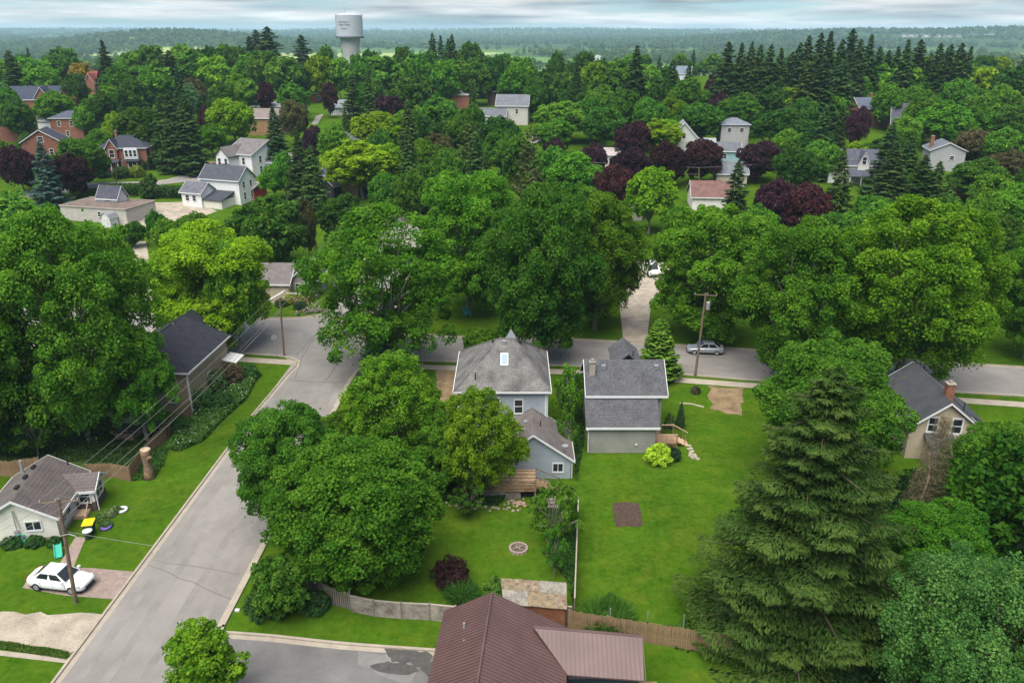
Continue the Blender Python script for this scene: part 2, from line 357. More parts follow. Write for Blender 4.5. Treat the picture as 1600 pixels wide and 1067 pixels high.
# driveways, lots
sheet('paver_driveway', gp((35, 918), (55, 888), (140, 887), (212, 893), (178, 936), (100, 930)), PAVER, .014)
sheet('gravel_driveway', wob(gp((-160, 962), (60, 956), (160, 962), (152, 985), (112, 1020), (70, 1008), (-200, 1006)), .25, .8, 3), GRAVEL, .012)
sheet('concrete_path', gp((-100, 1006), (0, 1016), (107, 1028), (104, 1036), (0, 1024), (-100, 1018)), CONC, .022)
sheet('gravel_driveway_north', [(14.6, 97.2), (17.6, 96.6), (20.6, 112), (25.2, 124), (29, 132), (20, 138), (17, 124)], GRAVEL, .012)
lot = sheet('parking_lot', [(-19.9, 43.0), (-15.9, 42.1), (-4.5, 40.9), (-4.5, 10), (rr(10) - .3, 10), (rr(41) - .2, 41)], ASPH2, .011)
sheet('gravel_yard_house', wob(gp((680, 578), (716, 578), (712, 640), (690, 640)), .15, .6, 5), DIRT, .012)
sheet('dirt_drive', wob(gp((1108, 604), (1164, 606), (1160, 650), (1112, 640)), .3, .7, 8), DIRT, .012)
sheet('gravel_lot_west', gp((205, 360), (300, 345), (340, 330), (300, 316), (205, 318), (228, 332), (180, 352)), GRAVEL, .02)
sheet('back_street', gp((-60, 332), (40, 312), (140, 296), (240, 291), (300, 284), (345, 300), (420, 262), (400, 250), (332, 262), (262, 281), (240, 284), (140, 286), (40, 299), (-60, 316)), ASPH, .02)
sheet('gravel_apron', gp((258, 268), (330, 252), (352, 258), (300, 268), (268, 272)), DIRT, .025)
sheet('lane_north', gp((208, 380), (228, 378), (236, 420), (238, 470), (206, 470)), GRAVEL, .012)
sheet('street_north', gp((826, 224), (846, 224), (855, 192), (848, 190)), ASPH, .02)
sheet('lane_far', gp((486, 196), (496, 194), (506, 178), (494, 182)), ASPH, .02)
sheet('paved_yard_north', gp((985, 420), (1060, 420), (1080, 445), (1000, 450)), GRAVEL, .02)
# soil and worn patches
bed = sheet('vegetable_bed', wob(gp((958, 784), (999, 786), (1003, 822), (960, 823)), .12, .4, 4), SOIL, .03)
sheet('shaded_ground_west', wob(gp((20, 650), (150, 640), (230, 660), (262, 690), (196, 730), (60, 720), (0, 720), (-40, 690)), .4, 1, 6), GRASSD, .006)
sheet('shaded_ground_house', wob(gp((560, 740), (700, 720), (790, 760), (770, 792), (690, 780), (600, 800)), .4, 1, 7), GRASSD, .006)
# cracks sealed with tar
def crack(pts, wd, seed, parent, amp=.25, z=.018):
    r = random.Random(seed); P = [Vector(p) for p in gp(*pts)]; line = []
    for a, b in zip(P[:-1], P[1:]):
        k = max(2, int((b - a).length / 1.0))
        for j in range(k):
            q = a.lerp(b, j / k); line.append((q.x + r.uniform(-amp, amp) * .5, q.y + r.uniform(-amp, amp) * .5))
    line.append(tuple(P[-1])); pts_ = strip(line, wd * .36); n = len(line); mb = MB()
    for i in range(n - 1):
        mb.poly([(*pts_[i], z), (*pts_[i + 1], z), (*pts_[2 * n - 2 - i], z), (*pts_[2 * n - 1 - i], z)])
    return mb.build('crack_seal', TAR, parent)
RD = bpy.data.objects['side_road']; CS = bpy.data.objects['cross_street']
for i, (p, wd) in enumerate([([(448, 594), (505, 597), (550, 598)], .16), ([(508, 596), (540, 552)], .14), ([(462, 556), (495, 520), (500, 508)], .13), ([(478, 557), (520, 554), (560, 560)], .11),
        ([(462, 592), (470, 565), (480, 545), (490, 530)], .10), ([(230, 884), (300, 910), (362, 936)], .07), ([(240, 876), (320, 888), (376, 898)], .06)]):
    crack(p, wd, i, RD if i > 4 else CS)
for i, p in enumerate([[(900, 540), (1000, 548), (1130, 560)], [(1030, 568), (1150, 580)], [(725, 545), (760, 548)], [(1080, 556), (1140, 560)]]): crack(p, .12, 20 + i, CS)
WORN = pm('asphalt_repair', (.205, .192, .177), .12, .8, .9, fine=.14, fscale=20); WORN2 = pm('asphalt_pale_repair', (.240, .224, .208), .1, .8, .9, fine=.12, fscale=20);
for pl, mt, pa, sd_ in (([(300, 830), (326, 832), (372, 760), (348, 758)], WORN2, RD, 1), ([(452, 640), (505, 643), (520, 612), (472, 610)], WORN, RD, 2), ([(585, 560), (640, 566), (645, 548), (600, 545)], WORN, CS, 4), ([(960, 552), (1040, 558), (1042, 549), (962, 543)], WORN, CS, 5), ([(410, 532), (470, 536), (474, 520), (412, 518)], WORN2, CS, 6)):
    sheet('asphalt_patch', wob(gp(*pl), .08, .5, sd_), mt, .0165, pa)
TRK = pm('asphalt_track', (.213, .198, .182), .14, .5, .9, fine=.1, fscale=22)
for k, fx in enumerate((.17, .36, .62, .82)):
    ln2 = [(rx(y_) + (rr(y_) - rx(y_)) * fx + .06 * math.sin(y_ * .3 + k), y_) for y_ in range(12, 88, 4)]
    sheet('tyre_track', wob(strip(ln2, .30), .05, 1.2, k), TRK, .0145, RD)
sheet('wet_patch', wob(gp((579, 1040), (600, 1033), (640, 1037), (655, 1048), (625, 1056), (598, 1052)), .12, .3, 3), PATCH, .016, lot)
sheet('wet_patch', wob(gp((600, 1010), (660, 1016), (677, 1026), (672, 1060), (655, 1040), (610, 1030)), .2, .3, 9), PATCH, .018, lot)
sheet('worn_patch', wob(gp((560, 1018), (610, 1024), (650, 1040), (640, 1067), (560, 1040)), .2, .5, 11), pm('asphalt_worn', (.185, .178, .172), .2, .8, .85, fine=.15), .0145, lot)

# ================================================================== BUILDINGS
WMAT = {}
def wall_mat(c, kind='siding'):
    k = (c, kind)
    if k not in WMAT: WMAT[k] = siding('siding_' + c, rgb(c)) if kind == 'siding' else pm('wall_' + c, rgb(c), .1, 1.5, .8, fine=.06)
    return WMAT[k]
def roof_mat(c):
    k = (c, 'roof')
    if k not in WMAT: WMAT[k] = shingle('shingle_' + c, rgb(c))
    return WMAT[k]
class House:
    """local frame: x right, y away from the camera, z up; origin at the base"""
    def __init__(s, name, label, loc, rz=0, cat='house', group=None): s.o = empty(name, label, cat, loc, rz, group)
    def wall(s, x0, x1, y0, y1, h, mat, z0=-.3, gable=None, rise=0, name='wall'):
        mb = MB().box(x0, x1, y0, y1, z0, h)
        if gable == 'y':   # ridge runs along y -> triangles on front and back
            xm = (x0 + x1) / 2
            for y in (y0, y1): mb.poly([(x0, y, h), (x1, y, h), (xm, y, h + rise)])
        if gable == 'x':
            ym = (y0 + y1) / 2
            for x in (x0, x1): mb.poly([(x, y0, h), (x, y1, h), (x, ym, h + rise)])
        return mb.build(name, mat, s.o)
    def gable(s, x0, x1, y0, y1, h, rise, axis, mat, ov=.35, th=.16, trim=WHITE, name='roof', soff=.02):
        r = None
        if axis == 'y':
            xm = (x0 + x1) / 2; k = rise / (xm - x0)
            a, b = y0 - ov, y1 + ov; zl = h - k * ov + th + soff; zr = h + rise + th + soff
            L_ = [(x0 - ov, a, zl), (xm, a, zr), (xm, b, zr), (x0 - ov, b, zl)]; Rr = [(xm, a, zr), (x1 + ov, a, zl), (x1 + ov, b, zl), (xm, b, zr)]
        else:
            ym = (y0 + y1) / 2; k = rise / (ym - y0)
            a, b = x0 - ov, x1 + ov; zl = h - k * ov + th + soff; zr = h + rise + th + soff
            L_ = [(a, y0 - ov, zl), (b, y0 - ov, zl), (b, ym, zr), (a, ym, zr)]; Rr = [(a, ym, zr), (b, ym, zr), (b, y1 + ov, zl), (a, y1 + ov, zl)]
        r = MB().slab(L_, th).slab(Rr, th).build(name, mat, s.o)
        if trim:
            t = MB(); e = .05
            if axis == 'y':
                for y in (y0 - ov - e, y1 + ov):
                    for (xa, za), (xb, zb) in (((x0 - ov, zl), (xm, zr)), ((xm, zr), (x1 + ov, zl))):
                        t.hexa([(xa, y, za - .19), (xb, y, zb - .19), (xb, y + e, zb - .19), (xa, y + e, za - .19), (xa, y, za + .012), (xb, y, zb + .012), (xb, y + e, zb + .012), (xa, y + e, za + .012)])
                for x in (x0 - ov - e, x1 + ov): t.box(x, x + e, y0 - ov, y1 + ov, zl - .24, zl - .01)
            else:
                for x in (x0 - ov - e, x1 + ov):
                    for (ya, za), (yb, zb) in (((y0 - ov, zl), (ym, zr)), ((ym, zr), (y1 + ov, zl))):
                        t.hexa([(x, ya, za - .19), (x + e, ya, za - .19), (x + e, yb, zb - .19), (x, yb, zb - .19), (x, ya, za + .012), (x + e, ya, za + .012), (x + e, yb, zb + .012), (x, yb, zb + .012)])
                for y in (y0 - ov - e, y1 + ov): t.box(x0 - ov, x1 + ov, y, y + e, zl - .24, zl - .01)
            t.build('fascia', trim, r)
        return r
    def hip(s, x0, x1, y0, y1, h, rise, rx0, rx1, ry, mat, ov=.4, trim=WHITE, name='roof'):
        a, b, c, d = x0 - ov, x1 + ov, y0 - ov, y1 + ov; z = h + .06; zt = h + rise
        ry0, ry1 = ry if hasattr(ry, '__len__') else (ry, ry)
        mb = MB()
        P = [(a, c, z), (b, c, z), (b, d, z), (a, d, z), (rx0, ry0, zt), (rx1, ry1, zt)]
        if ry0 == ry1: fs = ((0, 1, 5, 4), (1, 2, 5), (2, 3, 4, 5), (3, 0, 4), (3, 2, 1, 0))
        else: fs = ((0, 1, 4), (1, 2, 5, 4), (2, 3, 5), (3, 0, 4, 5), (3, 2, 1, 0))
        mb.v = P; mb.f = [tuple(f) for f in fs]; r = mb.build(name, mat, s.o)
        # hip caps
        cap = MB()
        prs = [(P[0], P[4]), (P[1], P[5] if ry0 == ry1 else P[4]), (P[2], P[5]), (P[3], P[4] if ry0 == ry1 else P[5]), (P[4], P[5])]
        for p, q in prs: cap.tube([p, q], .07, 5)
        cap.build('hip_cap', mat, r)
        if trim:
            t = MB(); e = .06
            t.box(a - e, b + e, c - e, c, z - .15, z + .005); t.box(a - e, b + e, d, d + e, z - .15, z + .005); t.box(a - e, a, c, d, z - .15, z + .005); t.box(b, b + e, c, d, z - .15, z + .005)
            t.build('fascia', trim, r)
        return r
    def shed(s, quad, th, mat, name='roof'): return MB().slab(quad, th).build(name, mat, s.o)
    def win(s, face, u, z, w_, h, pos, frame=WHITE, split='h', fw=.1, pane=GLASS, label=None):
        """window centred at u along the face at sill height z; pos = wall plane"""
        f = MB(); p = MB(); d = .06
        def bx(mb, u0, u1, z0, z1, a, b):
            if face == 'F': mb.box(u0, u1, pos - b, pos - a, z0, z1)
            elif face == 'B': mb.box(u0, u1, pos + a, pos + b, z0, z1)
            elif face == 'R': mb.box(pos + a, pos + b, u0, u1, z0, z1)
            else: mb.box(pos - b, pos - a, u0, u1, z0, z1)
        u0, u1 = u - w_ / 2, u + w_ / 2
        bx(f, u0 - fw, u1 + fw, z - fw - .03, z, -.02, d + .02); bx(f, u0 - fw, u1 + fw, z + h, z + h + fw, -.02, d)
        bx(f, u0 - fw, u0, z, z + h, -.02, d); bx(f, u1, u1 + fw, z, z + h, -.02, d)
        if split == 'h': bx(f, u0, u1, z + h / 2 - .03, z + h / 2 + .03, -.02, d - .01)
        if split == 'v': bx(f, u - .03, u + .03, z, z + h, -.02, d - .01)
        bx(p, u0, u1, z, z + h, -.02, .012)
        o = f.build('window', frame, s.o); p.build('pane', pane, o)
        if label: o['label'] = label
        return o
    def door(s, face, u, w_, h, pos, mat=WHITE, z=0):
        d = MB(); k = MB()
        if face == 'F': d.box(u - w_ / 2, u + w_ / 2, pos - .06, pos + .02, z, z + h); k.box(u + w_ * .33, u + w_ * .4, pos - .11, pos - .06, z + 1, z + 1.08)
        elif face == 'R': d.box(pos - .02, pos + .06, u - w_ / 2, u + w_ / 2, z, z + h); k.box(pos + .06, pos + .11, u + w_ * .33, u + w_ * .4, z + 1, z + 1.08)
        else: d.box(pos - .06, pos + .02, u - w_ / 2, u + w_ / 2, z, z + h); k.box(pos - .11, pos - .06, u + w_ * .33, u + w_ * .4, z + 1, z + 1.08)
        o = d.build('door', mat, s.o); k.build('handle', METAL, o); return o
    def box(s, name, x0, x1, y0, y1, z0, z1, mat, parent=None): return MB().box(x0, x1, y0, y1, z0, z1).build(name, mat, parent or s.o)
    def tube(s, name, pts, r, mat, n=8): return MB().tube(pts, r, n).build(name, mat, s.o)
    def chimney(s, x, y, z0, z1, w_=.6, mat=None):
        c = s.box('chimney', x - w_ / 2, x + w_ / 2, y - w_ / 2, y + w_ / 2, z0, z1, mat or BRICK)
        MB().box(x - w_ / 2 - .06, x + w_ / 2 + .06, y - w_ / 2 - .06, y + w_ / 2 + .06, z1, z1 + .12).box(x - .14, x + .14, y - .14, y + .14, z1 + .12, z1 + .35).build('cap', CONCD, c)
    def vent(s, x, y, z, w_=.3): return MB().box(x - w_ / 2, x + w_ / 2, y - w_ / 2, y + w_ / 2, z - .1, z + .2).box(x - w_ / 2 - .04, x + w_ / 2 + .04, y - w_ / 2 - .04, y + w_ / 2 + .04, z + .2, z + .26).build('roof_vent', METAL, s.o)

# ---- blue-grey hip-roofed house in the middle (main block, rear gabled wing, deck)
BLUE = '#a3adb3'
h1 = House('blue_grey_house', 'pale blue-grey two-storey house with weathered hip roof, skylight and rear gabled wing', (0, 0, 0))
W1 = wall_mat(BLUE); RF1 = pm('shingle_weathered', (.135, .128, .122), .35, .7, .93, stripe=('Z', .16), sdark=.70, fine=.25, fscale=7, sw=.2, col2=(.15, .142, .135))
h1.wall(-5.1, 3.25, 68.0, 77.4, 6.35, W1)
h1.hip(-5.1, 3.25, 68.0, 77.4, 6.35, 3.75, -1.25, .2, (71.9, 71.9), RF1, .42)
# front tower with pointed roof
MB().box(-1.2, 1.2, 76.6, 79.0, -.3, 6.9).build('tower_wall', W1, h1.o)
mb = MB(); mb.v = [(-1.3, 74.0, 8.2), (1.1, 74.0, 8.2), (1.1, 76.4, 7.2), (-1.3, 76.4, 7.2), (-.1, 74.6, 10.1)]; mb.f = [(0, 1, 4), (1, 2, 4), (2, 3, 4), (3, 0, 4), (3, 2, 1, 0)]
mb.build('turret_roof', pm('turret_metal', (.2, .215, .22), .15, 2, .6), h1.o)
def hz1(y): return 6.41 + (y - 67.58) / (71.9 - 67.58) * 3.69
sk = MB().hexa([(-1.1, 69.6, hz1(69.6) - .05), (-.35, 69.6, hz1(69.6) - .05), (-.35, 70.6, hz1(70.6) - .05), (-1.1, 70.6, hz1(70.6) - .05), (-1.1, 69.6, hz1(69.6) + .14), (-.35, 69.6, hz1(69.6) + .14), (-.35, 70.6, hz1(70.6) + .14), (-1.1, 70.6, hz1(70.6) + .14)]).build('skylight', METAL, h1.o)
MB().slab([(-1.03, 69.68, hz1(69.68) + .16), (-.42, 69.68, hz1(69.68) + .16), (-.42, 70.52, hz1(70.52) + .16), (-1.03, 70.52, hz1(70.52) + .16)], .03).build('pane', pm('skylight_glass', (.26, .34, .45), .04, 1, .4, spec=.2), sk)
h1.vent(-.75, 71.5, hz1(71.5), .3); h1.tube('vent_pipe', [(-3.45, 68.6, 7.0), (-3.45, 68.6, 7.9)], .06, BLACKM)
for x in (-1.75, .75): MB().box(x - .2, x + .2, 72.05, 72.4, 9.3, 9.75).build('roof_vent', BLACKM, h1.o)
h1.win('F', .62, 4.05, .72, 1.35, 68.0, label='white sash window above the wing roof')
h1.win('F', -1.55, 4.3, .72, 1.25, 68.0); h1.win('F', -3.8, 4.2, .8, 1.3, 68.0)
h1.win('R', 72, 4.0, .8, 1.4, 3.25); h1.win('R', 75, 1.2, .8, 1.5, 3.25)
h1.win('F', -3.6, 1.2, .9, 1.4, 68.0)
h1.tube('downspout', [(3.36, 67.95, 6.2), (3.36, 67.95, 3.0)], .05, WHITE); h1.box('corner_board', 3.12, 3.28, 67.97, 68.1, 0, 6.3, WHITE); h1.box('corner_board', -5.13, -4.98, 67.97, 68.1, 0, 6.3, WHITE)
h1.box('side_bay', -6.2, -5.1, 69.5, 72.5, -.3, 2.6, W1); h1.shed([(-6.4, 69.3, 2.6), (-5.1, 69.3, 3.3), (-5.1, 72.7, 3.3), (-6.4, 72.7, 2.6)], .12, RF1, 'side_bay_roof')
# rear wing
RW1 = pm('shingle_brown_grey', (.145, .125, .118), .28, .8, .93, stripe=('Z', .13), sdark=.82, fine=.25, fscale=7, sw=.2)
h1.wall(-1.5, 5.3, 62.8, 68.0, 2.05, W1, gable='y', rise=2.4, name='wing_wall')
h1.gable(-1.5, 5.3, 62.8, 68.0, 2.05, 2.4, 'y', RW1, .32, name='wing_roof')
h1.win('F', 4.15, .75, .85, .8, 62.8, split='v'); h1.door('F', -.2, .9, 2.0, 62.8); h1.win('F', -.9, .9, .5, .9, 62.8)
h1.tube('downspout', [(5.4, 62.66, 2.0), (5.4, 62.66, .1)], .05, WHITE)
for x, y in ((1.25, 65.6), (1.0, 64.4)): h1.vent(x, y, 4.45 - (1.9 - x) * .7 + .15, .26)
h1.tube('vent_pipe', [(2.6, 65.0, 3.9), (2.6, 65.0, 4.75)], .05, BLACKM)
dish = MB(); dish.tube([(4.6, 62.95, 2.75), (4.6, 62.9, 3.25)], .03, 6); dish.lathe([(.02, 0), (.18, .04), (.30, .12)], 14, (4.75, 62.85, 3.25)); dish.build('satellite_dish', METAL, h1.o)
h1.box('basement_wall', -3.0, 1.0, 61.9, 62.8, -.3, .0, CONCD)
# the deck behind the wing: the yard falls away there, so it stands on a low stone base
dk = empty('wooden_deck', 'weathered brown wooden deck with rail and stairs behind blue-grey house', 'deck', (0, 0, 0))
for i in range(17): MB().box(-4.6, 2.1, 59.35 + i * .2, 59.52 + i * .2, .96, 1.01).build('board', DECKW if i % 3 else FENCEW, dk)
for i, z in enumerate((.86, 1.12, 1.38, 1.64)): MB().box(-4.6, 2.1, 59.22, 59.28, z, z + .17).build('rail_board', FENCEW, dk)
for x in (-4.5, -2.3, -.1, 2.0): MB().box(x - .07, x + .07, 59.28, 59.42, -.1, 1.98).build('post', FENCEG, dk)
for y in (59.9, 61.3):
    MB().hexa([(2.1, y, 1.85), (4.2, y, .85), (4.2, y + .08, .85), (2.1, y + .08, 1.85), (2.1, y, 1.97), (4.2, y, .97), (4.2, y + .08, .97), (2.1, y + .08, 1.97)]).build('handrail', FENCEG, dk)
    MB().hexa([(2.1, y, .78), (4.2, y, -.05), (4.2, y + .06, -.05), (2.1, y + .06, .78), (2.1, y, 1.02), (4.2, y, .18), (4.2, y + .06, .18), (2.1, y + .06, 1.02)]).build('stringer', FENCEW, dk)
    MB().box(4.12, 4.22, y, y + .1, -.1, 1.0).build('post', FENCEG, dk)
for i in range(6): MB().box(2.1 + i * .35, 2.46 + i * .35, 59.98, 61.3, .82 - i * .155, .87 - i * .155).build('step', FENCEW, dk)
MB().box(-4.4, .75, 59.45, 59.75, -.1, .84).build('foundation', CONCD, dk)
MB().box(.80, 1.92, 59.75, 62.7, -.05, .94).build('opening', DARK, dk)  # solid near-black block: shade inside the opening is put into its colour
# timber garden steps
gs = empty('garden_steps', 'weathered timber garden steps beside the leafy sumac below the deck', 'steps', (0, 0, 0))
for i in range(4): MB().box(2.3 + i * .22, 3.5 + i * .22, 58.7 - i * .42, 59.0 - i * .42, .0, .38 - i * .1).build('step', FENCEG, gs)

# ---- green-grey house with two stepped roofs
h2 = House('grey_green_house', 'grey-green sided house with two stepped dark shingle roofs and side deck', (0, 0, 0))
W2 = siding('siding_greygreen', rgb('#95958d'), .25); RF2 = pm('shingle_slate', (.086, .087, .094), .22, 1.2, .93, stripe=('Z', .16), sdark=.72, fine=.32, fscale=6, sw=.2)
h2.wall(7.4, 13.7, 67.5, 70.0, 2.75, W2, name='lean_to_wall')
h2.wall(7.55, 14.6, 70.0, 75.6, 5.25, W2, gable='x', rise=2.1)
h2.gable(7.55, 14.6, 70.0, 75.6, 5.25, 2.1, 'x', RF2, .45)
h2.shed([(7.0, 67.15, 2.92), (14.05, 67.15, 2.92), (14.05, 70.0, 5.05), (7.0, 70.0, 5.05)], .16, RF2, 'lean_to_roof')
MB().box(7.0, 14.05, 67.08, 67.15, 2.7, 2.9).build('fascia', WHITE, h2.o)
h2.tube('downspout', [(7.15, 67.05, 2.75), (7.2, 67.2, 2.5), (7.3, 67.42, 2.3), (7.3, 67.42, .1)], .06, WHITE)
h2.chimney(7.85, 71.6, 6.2, 7.75, .55, CONC)
for x in (9.0, 14.2): h2.vent(x, 72.0, 7.0, .34)
mb = MB().slab([(10.1, 73.2, 6.75), (11.6, 73.2, 7.95), (11.6, 77.8, 7.95), (10.1, 77.8, 6.75)], .14).slab([(11.6, 73.2, 7.95), (13.1, 73.2, 6.75), (13.1, 77.8, 6.75), (11.6, 77.8, 7.95)], .14); mb.build('front_gable_roof', RF2, h2.o)
MB().box(10.3, 12.9, 75.6, 77.5, -.3, 6.7).build('front_wall', W2, h2.o)
h2.tube('vent_pipe', [(12.1, 73.6, 7.3), (12.1, 73.6, 8.1)], .06, BLACKM)
MB().lathe([(.02, 0), (.12, .02), (.12, .06), (.02, .09)], 12).build('wall_light', WHITE, h2.o, (11.9, 67.44, .95)).rotation_euler = (math.pi / 2, 0, 0)
dk2 = empty('side_deck', 'light wooden deck with railing and short stair beside grey-green house', 'deck', (0, 0, 0))
for i in range(11): MB().box(13.72 + i * .2, 13.89 + i * .2, 68.1, 69.9, .66, .71).build('board', DECKW, dk2)
for x, y in ((13.72, 68.05), (15.9, 68.05), (14.7, 70.1), (15.9, 70.1), (16.9, 69.0), (16.9, 70.1)): MB().box(x, x + .09, y, y + .09, -.05, 1.65 if x < 16.5 else 1.1).build('post', FENCEW, dk2)
MB().box(13.72, 16.0, 68.04, 68.14, 1.6, 1.68).build('handrail', DECKW, dk2); MB().box(14.7, 16.0, 70.1, 70.2, 1.6, 1.68).build('handrail', DECKW, dk2)
MB().hexa([(15.95, 70.1, 1.58), (17.3, 69.6, 1.0), (17.3, 69.7, 1.0), (15.95, 70.2, 1.58), (15.95, 70.1, 1.67), (17.3, 69.6, 1.09), (17.3, 69.7, 1.09), (15.95, 70.2, 1.67)]).build('handrail', DECKW, dk2)
for i in range(18): MB().box(13.8 + i * .12, 13.84 + i * .12, 68.07, 68.11, .1, 1.6).build('baluster', FENCEW, dk2)
for i in range(11): MB().box(14.8 + i * .11, 14.84 + i * .11, 70.13, 70.17, .7, 1.6).build('baluster', BLACKM, dk2)
for i in range(4): MB().box(15.92 + i * .32, 16.28 + i * .32, 68.7, 69.9, .5 - i * .15, .56 - i * .15).build('step', DECKW, dk2)
for i, (x, y) in enumerate(((17.25, 68.9), (17.3, 68.3), (17.35, 67.7), (17.1, 67.1), (17.5, 67.0), (17.2, 66.6), (17.55, 66.4))):
    m = MB().box(-.3, .3, -.17, .17, 0, .06).build('stepping_stone', CONC, None, (x, y, 0)); m.rotation_euler.z = i * .4
    tag(m, f'flat grey stepping stone, {["first","second","third","fourth","fifth","sixth","seventh"][i]} in line from the side deck stair', 'stone', 'stepping stones by the side deck')
sw_ = sheet('garden_edging', strip(gp((1062, 630), (1080, 631), (1100, 636)), .16), CONC, .03)

# ---- cream bungalow at the left
bg_ = House('cream_bungalow', 'cream sided bungalow with brown-grey shingle roof and small gabled porch', (-36.15, 53.6, 0), R_(8))
WB = siding('siding_cream', rgb('#e2decf'), .22, .78); RFB = shingle('shingle_brown', (.112, .094, .088), .2, .9)
bg_.wall(-5.6, 0, 0, 6.6, 2.15, WB, gable='y', rise=1.65); bg_.gable(-5.6, 0, 0, 6.6, 2.15, 1.65, 'y', RFB, .35)
bg_.box('foundation', -5.62, .02, -.03, 6.6, -.3, .32, CONC)
bg_.win('F', -1.75, 1.05, 1.1, .72, 0, split='v')
bg_.win('R', 1.75, .95, 1.7, .95, 0, split='v'); bg_.door('R', 3.3, .85, 1.95, 0, WHITE, .15)
bg_.win('L', 3, 1, 1, 1, -5.6)
# porch gable facing right
bg_.wall(0, 1.5, 3.9, 6.3, 2.1, WB, gable='x', rise=.75, name='porch_wall'); bg_.gable(-1.0, 1.5, 3.9, 6.3, 2.1, .75, 'x', RFB, .3, name='porch_roof')
bg_.win('R', 5.1, .95, 1.3, 1.0, 1.5, split='v'); bg_.win('F', .75, .9, .8, 1.1, 3.9)
bg_.box('porch_base', -.02, 1.53, 3.87, 6.33, -.3, .85, pm('porch_brick', (.10, .075, .065), .25, 3, .9))
bg_.tube('downspout', [(1.75, 3.75, 2.0), (1.75, 3.75, .1)], .05, WHITE)
bg_.box('porch_step', 0, 1.1, 2.7, 3.8, 0, .3, DECKW); bg_.tube('handrail', [(1.0, 2.6, .2), (1.0, 3.8, 1.1)], .05, DECKW)
bg_.tube('vent_pipe', [(-1.0, 6.2, 3.3), (-1.0, 6.2, 4.2)], .07, BLACKM); bg_.tube('flue', [(-4.6, 6.0, 2.6), (-4.6, 6.0, 4.1)], .13, METAL)
for y in (1.6, 3.2, 4.8): bg_.box('roof_vent', -3.35, -3.1, y, y + .55, 3.85, 4.0, BLACKM)
bg_.tube('service_mast', [(-3.0, -.1, .5), (-3.0, -.1, 2.9)], .035, METAL); bg_.box('meter_box', -3.2, -2.85, -.2, 0, .7, 1.15, METAL); bg_.tube('conduit', [(-2.9, -.1, 3.0), (-2.7, -.12, 1.2)], .03, METAL)

# ---- beige house with near-black roof at the left
h3 = House('beige_dark_roof_house', 'beige sided two-storey house with near-black roof behind tall leafy tree', (-34.0, 76.1, 0), R_(-4))
W3 = siding('siding_beige', rgb('#a8987e'), .26, .66); RF3 = shingle('shingle_charcoal', (.034, .036, .048), .25)
h3.wall(-8.5, 0, 0, 10.2, 4.7, W3)
h3.hip(-8.5, 0, 0, 10.2, 4.7, 2.9, -4.25, -4.25, (4.3, 9.4), RF3, .4)
h3.wall(-6.4, -2.0, 10.2, 13.5, 5.0, W3, name='rear_wall'); h3.gable(-6.4, -2.0, 7.0, 13.5, 5.0, 2.45, 'y', RF3, .35, name='rear_roof')
h3.win('F', -1.9, 1.2, .7, 1.3, 0); h3.win('F', -1.6, 3.4, .7, 1.0, 0); h3.win('R', 5, 1.2, .8, 1.3, 0)
h3.tube('downspout', [(.12, -.1, 4.6), (.12, -.1, .5), (.9, -.4, .15), (1.5, -.3, .1)], .06, WHITE); h3.box('corner_board', -.08, .06, -.04, .1, 0, 4.6, WHITE)
h3.box('side_porch', .0, 1.2, 8.6, 10.6, -.1, .3, CONC); h3.shed([(0, 8.4, 2.6), (1.7, 8.4, 2.3), (1.7, 10.8, 2.3), (0, 10.8, 2.6)], .1, WHITE, 'porch_roof'); h3.tube('porch_post', [(1.6, 8.5, 0), (1.6, 8.5, 2.25)], .06, WHITE)
h3.wall(-6.5, -4.2, -4.0, 0, 2.3, wall_mat('#b9b6ad', 'plain'), name='rear_shed_wall'); h3.shed([(-6.7, -4.2, 2.35), (-4.0, -4.2, 2.35), (-4.0, 0, 2.8), (-6.7, 0, 2.8)], .12, RF3, 'rear_shed_roof')

# ---- tan gabled house with brick chimney at the right
h4 = House('tan_gable_house', 'tan stucco house with steep dark metal-look roof and red brick chimney', (40.4, 66.2, 0), R_(-6))
W4 = wall_mat('#b3a68f', 'plain'); RF4 = pm('shingle_dark_ribbed', (.052, .055, .062), .2, 1, .85, stripe=('Y', .32), sdark=.6, fine=.2, sw=.14)
h4.wall(-3.1, 3.1, 0, 9.2, 3.45, W4, gable='y', rise=2.45); h4.gable(-3.1, 3.1, 0, 9.2, 3.45, 2.45, 'y', RF4, .35)
h4.win('F', -1.15, 3.0, .75, 1.35, 0, fw=.16); h4.win('F', 1.0, 2.9, .8, 1.4, 0, fw=.16)
h4.chimney(.35, 1.5, 5.2, 7.2, .7); h4.tube('vent_pipe', [(1.9, 1.3, 4.6), (1.9, 1.3, 5.5)], .06, BLACKM)
h4.wall(-1.5, 2.4, -2.6, 0, 1.7, W4, name='rear_porch_wall'); h4.shed([(-1.8, -2.9, 1.75), (1.3, -2.9, 1.75), (.8, 0, 2.75), (-1.8, 0, 2.75)], .12, RF4, 'rear_porch_roof')
h4.wall(3.1, 4.6, 3, 7.5, 2.6, W4, name='side_wing_wall'); h4.shed([(3.1, 2.7, 3.7), (5.0, 2.7, 2.6), (5.0, 7.8, 2.6), (3.1, 7.8, 3.7)], .12, RF4, 'side_wing_roof')

